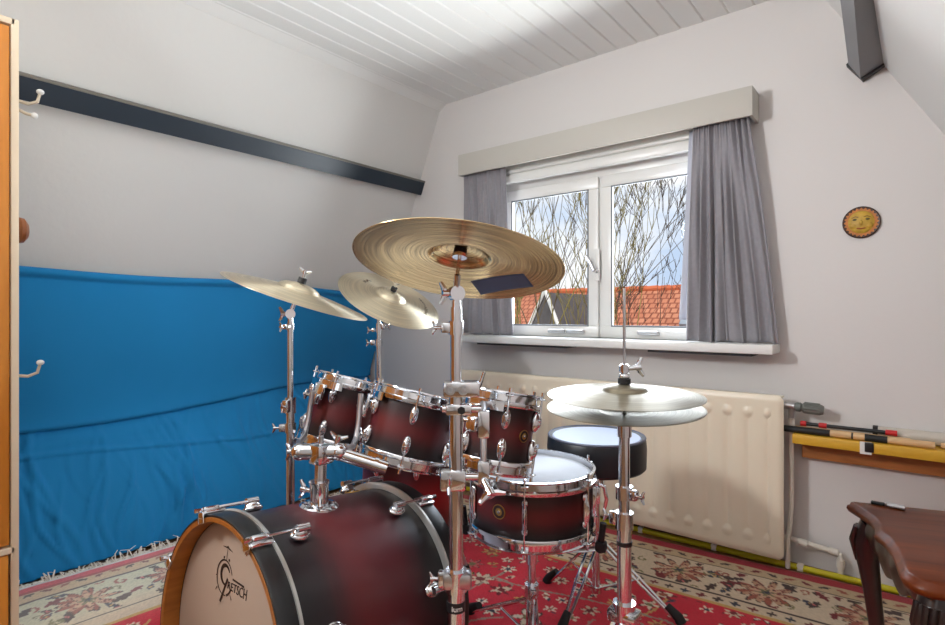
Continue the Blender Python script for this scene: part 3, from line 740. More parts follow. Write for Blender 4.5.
# ------------------------------------------------------------------ drum building blocks
def hoop_flanged(b, r, z, up=1):
    pr = [(r+.004, -.022), (r+.014, -.022), (r+.0155, -.019), (r+.0155, -.011), (r+.009, -.009), (r+.008, .007), (r+.013, .011), (r+.0125, .0135), (r+.004, .0135), (r+.003, 0), (r+.004, -.010)]
    b.lathe([(q, z+up*h) for q, h in pr], 64, closed=True)
def lug_mesh(b, z, out):     # out: unit +x
    b.ball((.006, 0, z), (.013, .0125, .027), 16, 10); b.ball((.014, 0, z), (.009, .0075, .016), 12, 8); b.ball((.017, 0, z+.005), (.006, .008, .008), 10, 6)
def drum(name, label, cat, M, r, h, nl, phase, mshell, style='tom', top=HEADW, bottom=HEADC, group=None, badge=None, lug_rows=True):
    t = thing(name, label, cat, M, group)
    b = MB(); b.lathe([(r, .014), (r, h-.014), (r-.006, h-.006), (r-.008, h-.014), (r-.008, .014), (r-.006, .006)], 96, closed=True); b.build('shell', mshell, t)
    b = MB(); b.lathe([(0, h), (r-.004, h), (r+.0025, h-.003), (r+.0025, h-.006), (0, h-.003)], 64); b.build('batter_head', top, t)
    b = MB(); b.lathe([(0, 0), (r-.004, 0), (r+.0025, .003), (r+.0025, .006), (0, .003)], 64); b.build('resonant_head', bottom, t)
    b = MB(); hoop_flanged(b, r, h, 1); b.build('hoop', CHROME, t)
    b = MB(); hoop_flanged(b, r, 0, -1); b.build('hoop', CHROME, t)
    first = {}
    for k in range(nl):
        Rm = Matrix.Rotation(phase+k*2*math.pi/nl, 4, 'Z'); T = Rm @ Matrix.Translation((r, 0, 0))
        def put(key, mk, nm):
            if key not in first:
                bb = MB(); mk(bb); first[key] = bb.build(nm, CHROME, t); first[key].matrix_local = T
            else: dup_part(first[key], T, t)
        if style == 'tom':
            put('l1', lambda bb: lug_mesh(bb, h-.050, 1), 'lug'); put('l2', lambda bb: lug_mesh(bb, .050, 1), 'lug')
            for s, z0, z1 in ((1, h-.05, h+.016), (-1, .05, -.016)):
                def rods(bb):
                    bb.tube((.0165, 0, z0), (.0165, 0, z1), .0028, seg=8); bb.tube((.0165, 0, z1-s*.002), (.0165, 0, z1+s*.008), .0042, seg=6)
                    bb.box((.0165, 0, z1-s*.010), (.017, .018, .004), .001)
                put('r%d' % s, rods, 'tension_rod')
        else:
            def longlug(bb):
                bb.ball((.008, 0, h/2), (.010, .008, h*.31), 14, 12); bb.ball((.012, 0, h/2), (.010, .0055, h*.22), 12, 10)
                bb.ball((.005, 0, h/2+h*.23), (.008, .009, .012)); bb.ball((.005, 0, h/2-h*.23), (.008, .009, .012))
            put('l', longlug, 'lug')
            for s, z0, z1 in ((1, h*.68, h+.016), (-1, h*.32, -.016)):
                def rods(bb):
                    bb.tube((.0165, 0, z0), (.0165, 0, z1), .0026, seg=8); bb.tube((.0165, 0, z1-s*.002), (.0165, 0, z1+s*.009), .0042, seg=6)
                    bb.box((.0165, 0, z1-s*.010), (.017, .022, .004), .001)
                put('r%d' % s, rods, 'tension_rod')
    if badge:
        ang, zz, br = badge
        Mb = Matrix.Rotation(ang, 4, 'Z') @ Matrix.Translation((r, 0, zz)) @ Matrix.Rotation(math.pi/2, 4, 'Y')
        b = MB(); b.lathe([(0, .0012), (br*.97, .0012), (br, 0), (br, -.003), (0, -.003)], 28, M=Mb); bo = b.build('round_badge', GOLD, t)
        b = MB(); b.lathe([(br*.52, .002), (br*.86, .002), (br*.86, .001), (br*.52, .001)], 28, closed=True, M=Mb); b.build('badge_ring', INK, bo)
        for q in range(14):
            pass
        b = MB(); b.lathe([(0, .0055), (br*.16, .005), (br*.24, .003), (br*.24, .001), (0, .001)], 16, M=Mb); b.build('vent_grommet', CHROME, bo)
    return t
def tom_bracket(t, r, h, ang, half=None):
    """suspension clip on the upper rim and clamp block on the shell side"""
    Rm = Matrix.Rotation(ang, 4, 'Z')
    b = MB(); b.m = Rm
    b.lathe([(r+.0165, h-.034), (r+.019, h-.034), (r+.019, h-.012), (r+.0165, h-.012)], 24, closed=False, a0=-.62, a1=.62)
    b.lathe([(r+.0165, h-.034), (r+.0165, h-.012)], 24, a0=-.62, a1=.62)
    b.box((r+.02, 0, h-.05), (.012, .045, .05), .005); b.box((r+.026, 0, h-.075), (.022, .034, .036), .006)
    o = b.build('suspension_mount', CHROME, t)
    b = MB(); b.m = Rm; b.tube((r+.032, -.008, h-.068), (r+.032, -.036, h-.068), .006, seg=12); b.ball((r+.032, -.04, h-.068), (.007, .004, .017)); b.ball((r+.032, -.04, h-.068), (.012, .004, .007)); b.build('wing_screw', CHROME, o)

# ------------------------------------------------------------------ bass drum
tilt = .085
n_ = Vector((-.0247, -math.cos(tilt), math.sin(tilt))).normalized()
MBs = axis_matrix((-1.13, .543, .290), n_, (1, 0, 0))
RB = .260
t = thing('bass_drum', 'large burgundy bass drum with cream front head lying on the rug', 'drum', MBs)
b = MB(); b.lathe([(RB-.004, -.041), (RB-.004, -.453), (RB-.014, -.453), (RB-.014, -.041)], 128, closed=True); b.build('shell', BURSTB, t)
for nm, za, zb, front in (('front', 0., -.046, 1), ('rear', -.447, -.500, 0)):
    b = MB(); b.lathe([(RB-.001, za-.002), (RB+.008, za-.0005), (RB+.010, za-.006), (RB+.010, zb+.004), (RB+.009, zb), (RB-.002, zb)], 128, closed=True); ho = b.build('hoop', HOOPBLK, t)
    zin = zb if front else za
    b = MB(); b.lathe([(RB+.0095, zin-.004), (RB+.0135, zin-.003), (RB+.0135, zin+.003), (RB+.0095, zin+.004), (RB-.003, zin+.004), (RB-.003, zin-.004)], 128, closed=True); b.build('silver_edge', SILVER, ho)
    if front:
        b = MB(); b.lathe([(RB-.0065, za-.001), (RB+.003, za+.0002), (RB+.004, za-.003), (RB-.001, za-.004), (RB-.001, zb+.008), (RB-.0065, zb+.008)], 128, closed=True); b.build('wood_inner_ply', HOOPOR, ho)
b = MB(); b.lathe([(0, -.034), (RB-.018, -.034), (RB-.007, -.040), (RB-.007, -.046), (0, -.046)], 96); fh = b.build('front_head', HEADT, t)
b = MB(); b.lathe([(0, -.466), (RB-.006, -.466), (RB-.006, -.461), (0, -.461)], 96); b.build('batter_head', HEADW, t)
# printed mark on the front head
LX, LY, LZ = .012, .103, -.0335
def lp(x, y): return (LX+x, LY+y, LZ)
def flat(b, pts, w):
    P = [Vector((p[0], p[1], 0)) for p in pts]; vs = []; n = len(P)
    ws = w if isinstance(w, list) else [w]*n
    for i, p in enumerate(P):
        tg = (P[min(i+1, n-1)]-P[max(i-1, 0)]).normalized(); nn = Vector((-tg.y, tg.x, 0))
        for s in (1, -1): vs.append(((LX+p.x+nn.x*s*ws[i])*.9925-.0043, (LY+p.y+nn.y*s*ws[i])*.9675+.0096, LZ+.0004))
    b.add(vs, [(2*i, 2*i+1, 2*i+3, 2*i+2) for i in range(n-1)])
def add_print(nm, fn, m=INK):
    b = MB(); fn(b); return b.build(nm, m, fh)
def mark(b):
    gap = [(-.034+.0345*math.cos(a), .122+.0375*math.sin(a)) for a in [R_(q) for q in range(22, 292, 6)]]
    flat(b, [(p[0]-LX, p[1]-LY) for p in gap], [.0012+.0006*math.sin(i/len(gap)*math.pi) for i in range(len(gap))])
    gap = [(-.034+.0345*math.cos(a), .122+.0375*math.sin(a)) for a in [R_(q) for q in range(291, 334, 6)]]
    flat(b, [(p[0]-LX, p[1]-LY) for p in gap], .0026)
    def ln(p, q, w): flat(b, [(p[0]-LX, p[1]-LY), (q[0]-LX, q[1]-LY)], w)
    ln((-.031, .160), (-.029, .186), .0008)                                  # little cymbal rod
    flat(b, [(p[0]-LX, p[1]-LY) for p in ((-.051, .1870), (-.034, .1878), (-.028, .1900), (-.022, .1874), (-.006, .1845))], [.0004, .0018, .0030, .0018, .0004])
    for p in ((-.042, .1640), (-.019, .1636)): ln((p[0]-.003, p[1]), (p[0]+.003, p[1]), .0026)
    ln((-.0640, .094), (-.070, .085), .0011); ln((-.005, .093), (.003, .085), .0011); ln((-.068, .118), (-.0735, .117), .001)
    g = [(-.0305+.0195*math.cos(a), .1285+.0205*math.sin(a)) for a in [R_(q) for q in range(28, 300, 8)]]   # bowl of the capital
    flat(b, [(p[0]-LX, p[1]-LY) for p in g], [.0018+.0028*abs(math.sin(i/(len(g)-1)*math.pi)) for i in range(len(g))])
    ln((-.0195, .1235), (-.0465, .0660), .0034)                              # its long tail
    ln((.002, .1290), (.0520, .1282), .0022)                                 # long crossbar of the T
add_print('printed_mark', mark)
text_part('RETSCH', .02, 'printed_letters', INK, fh, Matrix.Translation((0, 0, LZ+.0002)), .0003, shear=.1, fit=(-.0222, .0607, .1097, .0153, .0225))
# claws, rods and lugs
def claw(b, front):
    z = 0 if front else -.5; s = 1 if front else -1
    b.box((0, RB+.013, z-s*.022), (.030, .008, .050), .003); b.box((0, RB+.004, z+s*.004), (.026, .024, .005), .002); b.box((0, RB+.021, z-s*.018), (.014, .012, .036), .004)
def trod(b, front):
    z = 0 if front else -.5; s = 1 if front else -1
    b.tube((0, RB+.021, z+s*.006), (0, RB+.021, z-s*.115), .0036, seg=10); b.tube((0, RB+.021, z+s*.004), (0, RB+.021, z+s*.016), .005, seg=6)
def blug(b, front):
    z = -.115 if front else -.5+.112; 
    b.ball((0, RB+.006, z), (.014, .016, .020), 16, 10); b.tube((0, RB+.021, z-.014), (0, RB+.021, z+.014), .0085, seg=14); b.ball((0, RB+.004, z), (.017, .010, .024), 16, 8)
for front in (1, 0):
    src = {}
    for k in range(8):
        M = Matrix.Rotation(-R_(-20+45*k), 4, 'Z')
        for nm, f in (('claw_hook', claw), ('tension_rod', trod), ('lug', blug)):
            if nm not in src:
                b = MB(); f(b, front); src[nm] = b.build(nm, CHROME, t); src[nm].matrix_local = M
            else: dup_part(src[nm], M, t)
Mb = Matrix.Rotation(-R_(-17), 4, 'Z') @ Matrix.Translation((0, RB-.003, -.392)) @ Matrix.Rotation(-math.pi/2, 4, 'X')
b = MB(); b.lathe([(0, .0012), (.020, .0012), (.021, 0), (.021, -.004), (0, -.004)], 28, M=Mb); bo = b.build('round_badge', GOLD, t)
b = MB(); b.lathe([(.011, .002), (.017, .002), (.017, .001), (.011, .001)], 28, closed=True, M=Mb); b.build('badge_ring', INK, bo)
b = MB(); b.lathe([(0, .004), (.004, .003), (.005, .001), (0, .001)], 16, M=Mb); b.build('vent_grommet', CHROME, bo)
for sx in (-1, 1):        # spurs hold the front just off the rug
    b = W(t); xs = -1.13+sx*.235; b.box((xs+sx*.02, .70, .17), (.03, .05, .05), .008); b.tube((xs+sx*.03, .70, .17), (xs+sx*.075, .60, .022), .008, seg=12); s = b.build('spur', CHROME, t)
    b = W(t); b.tube((xs+sx*.073, .604, .03), (xs+sx*.079, .592, .0105), .012, .010, seg=12); b.build('rubber_foot', BLACKRUB, s)
# tom holder bolted to the shell
b = W(t); Mp = axis_matrix((-1.118, .795, .5235), (.05, .08, 1)); b.m = b.m @ Mp
b.lathe([(0, .010), (.020, .010), (.040, .007), (.046, .002), (.047, -.006), (0, -.006)], 40); th = b.build('tom_holder', CHROME, t)
bx = Vector((-1.118, .795, .5235)); tx = Vector((-1.122, .803, .652))
b = W(t); b.tube(bx, tx+Vector((0, 0, -.012)), .0145, seg=24); b.tube(bx+Vector((0, 0, .006)), bx+Vector((0, 0, .055)), .022, seg=24); b.tube(bx+Vector((0, 0, .055)), bx+Vector((0, 0, .06)), .024, seg=24); b.build('post', CHROME, th)
def wing(b, c, d, up=(0, 0, 1), s=1.):
    c = Vector(c); d = Vector(d).normalized(); u = Vector(up); u = (u-d*u.dot(d)).normalized(); e = c+d*.022*s
    b.tube(c, e, .0055*s, seg=12); b.lathe([(0, -.006*s), (.008*s, -.006*s), (.008*s, .006*s), (0, .006*s)], 12, M=axis_matrix(e, d, u))
    for k in (1, -1): b.path([e, e+u*.010*s*k+d*.003*s, e+u*.022*s*k+d*.010*s], [.006*s, .0058*s, .0035*s], 8)
b = W(t); wing(b, bx+Vector((.016, -.012, .035)), (.8, -.5, .1)); b.build('wing_bolt', CHROME, th)
b = W(t); wing(b, bx+Vector((-.018, -.008, .035)), (-.9, -.4, .1)); b.build('wing_bolt', CHROME, th)
side = Vector((.777, .629, 0)); fw = Vector((-.629, .777, 0))
b = W(t)
b.tube(tx-side*.052, tx+side*.042, .0195, seg=24); b.box(tx+Vector((0, 0, -.004)), (.05, .05, .05), .010); b.tube(tx+Vector((0, 0, .018)), tx+Vector((0, 0, .038)), .0065, seg=12); b.ball(tx-side*.052, .021); b.ball(tx+side*.044, .021)
b.build('clamp_block', CHROME, th)
b = W(t); wing(b, tx+side*.035+Vector((0, 0, .012)), (.25, .2, 1), side); b.build('wing_bolt', CHROME, th)
b = W(t); wing(b, tx-side*.055, tuple(-side), (0, 0, 1), .9); b.build('wing_bolt', CHROME, th)
b = W(t); b.path([tx-side*.052, (-1.285, .85, .642), (-1.405, .945, .622), (-1.430, .968, .632), (-1.434, .982, .67), (-1.428, .992, .752)], [.008]*6, 14); b.build('rod', STEEL, th)
b = W(t); b.path([tx+side*.044, (-1.14, .90, .640), (-1.185, .950, .628), (-1.205, .978, .642), (-1.212, .992, .68), (-1.212, 1.000, .762)], [.008]*6, 14); b.build('rod', STEEL, th)
b = W(t); b.tube((-1.083, .836, .645), (-1.0, .906, .611), .0160, seg=24); b.tube((-1.025, .886, .621), (-1.018, .892, .618), .0185, seg=24); b.build('spare_tube', CHROME, th)

# ------------------------------------------------------------------ toms, floor tom, snare
Fw = Vector((-.629, .777, 0)); Rv = Vector((.777, .629, 0)); Uv = Vector((0, 0, 1))
def lean(side_deg, fwd_deg):
    return (Rv*math.tan(R_(side_deg))+Fw*math.tan(R_(fwd_deg))+Uv).normalized()
def mid_to_base(mid, z, h): return Vector(mid)-z*h*.5
z = lean(14, 9); h = .205
tm = drum('tom_tom', 'leftmost small burgundy tom above the bass drum, in front of the blue sheet', 'drum', axis_matrix(mid_to_base((-1.460, 1.128, .664), z, h), z), .102, h, 6, R_(-2), BURST, group='rack toms')
tom_bracket(tm, .102, h, math.atan2(-.994, .107))
z = lean(14, 9); h = .182
tm = drum('tom_tom', 'middle and largest of the three burgundy rack toms, left of the tall stand', 'drum', axis_matrix(mid_to_base((-1.146, 1.131, .656), z, h), z), .121, h, 6, R_(-46), BURST, group='rack toms')
tom_bracket(tm, .121, h, math.atan2(-.815, -.565))
z = lean(9, 7); h = .172
tm = drum('tom_tom', 'small burgundy tom hanging above the snare drum, right of the tall stand', 'drum', axis_matrix(mid_to_base((-.835, 1.135, .689), z, h), z), .0885, h, 6, R_(-46), BURST, group='rack toms', badge=(R_(-8), .085, .0155))
tom_bracket(tm, .0885, h, math.atan2(-.997, .05))
FT = drum('floor_tom', 'red floor tom on three legs, mostly hidden behind the middle tom', 'drum', axis_matrix((-1.53, 1.50, .13), (0.03, .02, 1)), .185, .345, 8, R_(-40), BURSTF)
for a in (150, -90, 25):
    a = R_(a); r = .185; c = Vector((-1.53, 1.50, 0)); d = Vector((math.cos(a), math.sin(a), 0))
    b = W(FT); b.box(c+d*(r+.012)+Uv*.28, (.028, .028, .05), .006); b.build('leg_bracket', CHROME, FT)
    b = W(FT); b.path([c+d*(r+.020)+Uv*.33, c+d*(r+.020)+Uv*.10, c+d*(r+.035)+Uv*.06, c+d*(r+.045)+Uv*.03], .0055, 10); l = b.build('leg', STEEL, FT)
    b = W(FT); b.tube(c+d*(r+.043)+Uv*.038, c+d*(r+.047)+Uv*.0105, .011, .013, seg=12); b.build('rubber_foot', BLACKRUB, l)
SN = drum('snare_drum', 'burgundy snare drum with white head on its chrome stand', 'drum', axis_matrix((-.874, 1.352, .377), (.01, -.004, 1)), .169, .158, 6, R_(-63), BURST, style='snare', badge=(R_(-88), .082, .020))
M = Matrix.Rotation(R_(22), 4, 'Z')
b = MB(); b.m = M; b.box((.177, 0, .085), (.018, .028, .085), .005); b.box((.188, .002, .10), (.014, .018, .05), .004); b.path([(.19, 0, .13), (.205, .004, .125), (.212, .006, .09), (.205, .006, .055)], [.005, .006, .006, .004], 10); b.tube((.18, 0, .04), (.18, 0, -.012), .008, seg=10); b.lathe([(0, 0), (.008, 0), (.009, .01), (.007, .016), (0, .016)], 14, M=Matrix.Translation((.183, 0, .128)))
b.build('snare_strainer', CHROME, SN)
b = MB()
for k in range(12): b.tube((-.16, -.02+.0036*k, -.0015), (.16, -.02+.0036*k, -.0015), .0011, seg=5)
b.m = M; b.build('snare_wires', STEEL, SN)

# ------------------------------------------------------------------ stands
def feet(t, hub, pts, r, low=None, wide=None):
    """tripod: straight legs from the hub to rubber feet on the rug, with braces"""
    hub = Vector(hub)
    for p in pts:
        p = Vector((p[0], p[1], .022)); d = (p-hub); 
        b = W(t); w = Vector((-d.y, d.x, 0)).normalized()*(wide or .011)
        for s in (1, -1):
            b.path([hub+w*s, hub.lerp(p, .55)+w*s, p+w*s*.4], r, 8)
        b.tube(hub.lerp(p, .55)-w*1.4, hub.lerp(p, .55)+w*1.4, r*.9, seg=8)
        if low is not None: b.path([Vector(low), hub.lerp(p, .55)], r*.8, 8)
        l = b.build('leg', CHROME, t)
        dd = (p-hub).normalized(); dh = Vector((dd.x, dd.y, 0)).normalized()
        b = W(t); b.path([p-dd*.03+Uv*.012, p+dh*.012+Uv*.004, Vector((p.x, p.y, .0105))+dh*.02], [.012, .016, .018], 12); b.build('rubber_foot', BLACKRUB, l)
def sect(b, p, z0, z1, r): b.tube((p[0], p[1], z0), (p[0], p[1], z1), r, seg=24)
def collar(t, p, z, r, hgt=.034, wd=(1, 0), m=CHROME, nm='height_clamp'):
    b = W(t); d = Vector((wd[0], wd[1], 0)).normalized()
    b.tube((p[0], p[1], z-hgt/2), (p[0], p[1], z+hgt/2), r, seg=24)
    b.box(Vector((p[0], p[1], z))+d*(r+.006), (.020, .020, hgt*.8), .004, rot=Matrix.Rotation(math.atan2(d.y, d.x), 3, 'Z'))
    o = b.build(nm, m, t)
    b = W(t); wing(b, Vector((p[0], p[1], z))+d*(r+.014), d, (0, 0, 1), .66); b.build('wing_bolt', CHROME, o)
    return o
def tilter(t, p, z, top, n, s=1.):
    """toothed tilter and cymbal rod, sleeve and felts through the cymbal"""
    n = Vector(n).normalized(); top = Vector(top); base = Vector((p[0], p[1], z)); low = top-n*.062
    b = W(t); b.tube(base, base+Uv*.02, .010*s, seg=16); b.lathe([(0, -.012*s), (.017*s, -.012*s), (.017*s, .012*s), (0, .012*s)], 20, M=axis_matrix(base+Uv*.03, Rv*.4-Fw)); b.path([base+Uv*.03, low+n*.0], [.008*s, .007*s], 12)
    o = b.build('tilter', CHROME, t)
    b = W(t); wing(b, base+Uv*.03, -Rv-Fw*.3, (0, 0, 1), 1.1*s); b.build('wing_bolt', CHROME, o)
    b = W(t); b.tube(low, top+n*.046, .0040*s, seg=12); b.tube(top-n*.022, top-n*.014, .016, seg=18); o2 = b.build('cymbal_rod', CHROME, t)
    b = W(t); b.tube(top-n*.014, top-n*.0015, .0145, seg=20); b.build('felt_washer', BLACKRUB, o2)
    b = W(t); b.tube(top+n*.0035, top+n*.020, .0135, seg=20); b.build('felt_washer', BLACKRUB, o2)
    b = W(t); wing(b, top+n*.019, n, Rv, .9); b.build('wing_nut', CHROME, o2)
def cymbal(name, label, M, r, mt, group=None, bell=.2, bh=.022, bow=.020, hole=.0065):
    t = tag_obj = None
    rb = r*bell*1.45; N = 40
    up = []
    for i in range(N+1):
        q = hole+(r-hole)*i/N
        if q < rb: zz = bow+bh*math.sqrt(max(0, 1-(q/rb)**2.2)); 
        else: k = (q-rb)/(r-rb); zz = bow*(1-k**1.35)
        up.append((q, zz))
    lo = [(q, zz-.0014) for q, zz in up[::-1]]; lo[0] = (r, -.0008)
    b = MB(); b.lathe(up+lo, 128, closed=True); o = b.build(name, mt, ang=60); o.matrix_world = M
    tag(o, label, 'cymbal', group)
    return o
# tall ride stand in front
P = (-.783, .910)
n = Vector((-.087, .279, .956)).normalized(); c = Vector((-.774, .908, 1.091))
t = thing('cymbal_stand', 'tall thick chrome stand in front carrying the big gold cymbal and a tom', 'cymbal stand', (P[0], P[1], 0), 'cymbal stands')
b = W(t); sect(b, P, .05, .40, .0195); b.build('lower_tube', CHROME, t)
b = W(t); sect(b, P, .38, .84, .0155); b.build('middle_tube', CHROME, t)
b = W(t); sect(b, P, .82, 1.0, .0125); b.build('upper_tube', CHROME, t)
collar(t, P, .405, .024, .045, (-.8, -.5)); collar(t, P, .955, .0165, .03, (-.7, -.6))
b = W(t); Mx = Matrix.Rotation(math.atan2(.629, .777), 3, 'Z')
b.box((P[0]+.004, P[1], .408), (.062, .040, .036), .008, rot=Mx); b.build('clamp_block', STEEL, t)
def multi(z, arm):
    b = W(t); b.box(Vector((P[0], P[1], z))+Rv*.012, (.078, .042, .034), .005, rot=Mx)
    for s in (-.012, .016): b.tube(Vector((P[0], P[1], z))+Rv*s-Fw*.020, Vector((P[0], P[1], z))+Rv*s-Fw*.025, .011, seg=20)
    o = b.build('multi_clamp', CHROME, t)
    for s in (-.012, .016):
        b = W(t); b.tube(Vector((P[0], P[1], z))+Rv*s-Fw*.024, Vector((P[0], P[1], z))+Rv*s-Fw*.029, .006, seg=6); b.build('bolt', STEEL, o)
    return o
m1 = multi(.822, None)
b = W(t); q = Vector((P[0], P[1], .822))+Rv*.047; b.path([q, q+Uv*.018+Rv*.008, q+Uv*.036+Rv*.014], [.006, .005, .004], 10); b.build('wing_bolt', CHROME, m1)
b = W(t); b.box(Vector((P[0], P[1], .778))+Rv*.006, (.056, .036, .024), .005, rot=Mx); b.tube(Vector((P[0], P[1], .778))-Rv*.03, Vector((P[0], P[1], .778))+Rv*.055, .009, seg=16); b.box(Vector((P[0], P[1], .745))+Rv*.06, (.026, .026, .06), .005, rot=Mx); m2 = b.build('tom_arm_clamp', CHROME, t)
b = W(t); b.tube(Vector((P[0], P[1], .778))+Rv*.012-Fw*.016, Vector((P[0], P[1], .778))+Rv*.012-Fw*.024, .009, seg=6); b.build('bolt', BLACKPL, m2)
b = W(t); q = Vector((P[0], P[1], 0))+Rv*.06
b.path([q+Uv*.63, q+Uv*.72, q+Uv*.752+Fw*.02, q+Fw*.09+Uv*.775, q+Fw*.115+Uv*.77], .0075, 12); b.build('tom_arm', STEEL, t)
b = W(t); b.box(Vector((P[0], P[1], .625))-Rv*.006, (.056, .040, .046), .006, rot=Mx); b.box(q+Uv*.64, (.026, .026, .05), .005, rot=Mx); b.tube(Vector((P[0], P[1], .63)), q+Uv*.63, .008, seg=12); m3 = b.build('multi_clamp', CHROME, t)
b = W(t); wing(b, q+Uv*.625+Fw*-.014, Rv*.6-Fw-Uv*.9, Rv, 1.4); b.build('wing_bolt', CHROME, m3)
b = W(t); wing(b, Vector((P[0], P[1], .622))-Rv*.014-Fw*.02, -Fw, (0, 0, 1), .8); b.build('wing_bolt', CHROME, m3)
b = W(t); sect(b, P, .340, .362, .0203); bd = b.build('black_band', BLACKPL, t)
Ml = W(t).m @ Matrix.Translation((P[0], P[1], .3455)) @ axis_matrix((0, 0, 0), -Fw+Rv*.15, Rv)
text_part('ium', .0165, 'band_lettering', WHITEP, bd, Ml, .0003, bend=.0206, sx=1.05)
feet(t, (P[0], P[1], .30), [(-.52, .80), (-.80, .62), (-.785, 1.17)], .0065, (P[0], P[1], .06))
tilter(t, P, 1.0, c+n*.0395, n, 1.0)
RIDE = cymbal('ride_cymbal', 'big gold ride cymbal seen from below with blue tape on its underside', axis_matrix(c, n), .2286, BRZ)
b = MB()
def tape(u, v):
    P4 = [(-.0615, .120), (.090, .1186), (.0771, .1847), (-.0803, .190)]
    x = (P4[0][0]*(1-u)+P4[1][0]*u)*(1-v)+(P4[3][0]*(1-u)+P4[2][0]*u)*v; y = (P4[0][1]*(1-u)+P4[1][1]*u)*(1-v)+(P4[3][1]*(1-u)+P4[2][1]*u)*v
    q = math.hypot(x, y); r = .2286; rb = r*.29; k = max(0, (q-rb)/(r-rb)); return (x, y, .020*(1-k**1.35)-.0016)
b.sheet(tape, 20, 8, .0005); b.build('blue_tape', TAPE, RIDE, ang=180)
# left crash
P = (-1.526, .978); n = (Rv*.334+Uv*.943+Fw*-.03).normalized(); c = Vector((-1.5096, .9913, 1.0413))
t = thing('cymbal_stand', 'slim chrome stand at left carrying the cymbal seen edge on before the blue sheet', 'cymbal stand', (P[0], P[1], 0), 'cymbal stands')
b = W(t); sect(b, P, .04, .70, .0135); b.build('lower_tube', CHROME, t)
b = W(t); sect(b, P, .66, .96, .0095); b.build('upper_tube', CHROME, t)
collar(t, P, .70, .0175, .05, (.5, -.9)); collar(t, P, .63, .0175, .03, (-.6, -.7)); collar(t, P, .945, .0125, .02, (.3, -.9))
feet(t, (P[0], P[1], .34), [(-1.80, .80), (-1.52, .74), (-1.78, 1.14)], .005, (P[0], P[1], .08))
tilter(t, P, .955, c+n*.0395, n, .9)
cymbal('crash_cymbal', 'pale bronze crash cymbal at left, seen almost edge on', axis_matrix(c, n), .229, BRZP, 'crash cymbals')
# middle crash
n = Vector((.553, -.026, .833)).normalized(); c = Vector((-1.775, 1.623, 1.049)); P = (-1.826, 1.604)
t = thing('cymbal_stand', 'slim chrome stand in the far corner behind the middle tom', 'cymbal stand', (P[0], P[1], 0), 'cymbal stands')
b = W(t); sect(b, P, .04, .86, .0135); b.build('lower_tube', CHROME, t)
b = W(t); sect(b, P, .84, .965, .0105); b.build('upper_tube', CHROME, t)
collar(t, P, .86, .0175, .03, (-.7, -.6)); collar(t, P, .93, .016, .03, (.8, .6)); collar(t, P, .915, .014, .02, (-.8, -.6))
feet(t, (P[0], P[1], .34), [(-2.1, 1.62), (-1.85, 1.30), (-1.80, 1.92)], .005, (P[0], P[1], .08))
tilter(t, P, .965, c+n*.0395, n, .9)
CR = cymbal('crash_cymbal', 'pale bronze crash cymbal tilted towards the camera behind the big gold cymbal', axis_matrix(c, n), .229, BRZP, 'crash cymbals')
def crz(q):
    r = .229; rb = r*.29; k = max(0, (q-rb)/(r-rb)); return .020*(1-k**1.35)
rn = random.Random(2)
def scr(name, ang, q, wd, ht, k):
    b = MB(); pts = []
    for i in range(k):
        a = ang+(i/(k-1)-.5)*wd/q; rr = q+ht*(.5 if i % 2 else -.5)*rn.uniform(.4, 1); pts.append((rr*math.cos(a), rr*math.sin(a), crz(rr)+.0006))
    b.path(pts, .0011, 5); b.build(name, INKG, CR)
scr('printed_script', R_(-160), .135, .045, .026, 9); scr('printed_script', R_(60), .165, .15, .020, 20)
# hi-hat
P = (-.531, 1.217)
t = thing('hi_hat_stand', 'chrome hi-hat stand right of the snare drum', 'cymbal stand', (P[0], P[1], 0))
b = W(t); sect(b, P, .03, .52, .0165); b.build('lower_tube', CHROME, t)
b = W(t); sect(b, P, .50, .735, .0128); b.tube((P[0], P[1], .70), (P[0], P[1], .738), .0165, seg=24); b.tube((P[0], P[1], .736), (P[0], P[1], .742), .024, .02, seg=24); b.build('upper_tube', CHROME, t)
b = W(t); sect(b, P, .06, 1.045, .0032); b.build('pull_rod', STEEL, t)
collar(t, P, .57, .0195, .030, (.8, -.2)); collar(t, P, .505, .0205, .038, (-.9, .1))
b = W(t); sect(b, P, .448, .458, .0178); b.build('black_band', BLACKPL, t)
b = W(t); sect(b, P, .275, .315, .026); b.box((P[0], P[1], .285), (.07, .05, .03), .008); b.build('leg_hub', CHROME, t)
b = W(t); b.tube((P[0], P[1], .741), (P[0], P[1], .7495), .017, seg=20); b.build('felt_washer', BLACKRUB, t)
b = W(t); b.tube((P[0], P[1], .823), (P[0], P[1], .835), .0145, seg=20); b.build('felt_washer', BLACKRUB, t)
b = W(t); b.tube((P[0], P[1], .834), (P[0], P[1], .868), .0085, seg=16); b.lathe([(0, -.007), (.012, -.007), (.012, .007), (0, .007)], 16, M=Matrix.Translation((P[0], P[1], .858))); wing(b, (P[0]+.008, P[1]+.006, .858), (.9, .6, .15), (0, 0, 1), 1.); b.ball((P[0], P[1], .840), (.013, .013, .010)); b.build('clutch', CHROME, t)
feet(t, (P[0], P[1], .29), [(-.34, 1.02), (-.60, .97), (-.48, 1.50)], .0065, (P[0], P[1], .06), .013)
b = W(t); b.box((-.70, 1.30, .035), (.20, .075, .010), .004, rot=Matrix.Rotation(.42, 3, 'Z')); b.build('footboard', STEEL, t)
cymbal('hi_hat_cymbal', 'upper of the two pale hi-hat cymbals', axis_matrix((P[0], P[1], .796), (.015, -.03, 1)), .178, BRZH, 'hi-hat cymbals', bow=.012, bh=.014)
cymbal('hi_hat_cymbal', 'lower of the two pale hi-hat cymbals, turned upside down', axis_matrix((P[0], P[1], .767), (-.012, .05, -1)), .178, BRZH, 'hi-hat cymbals', bow=.010, bh=.006)
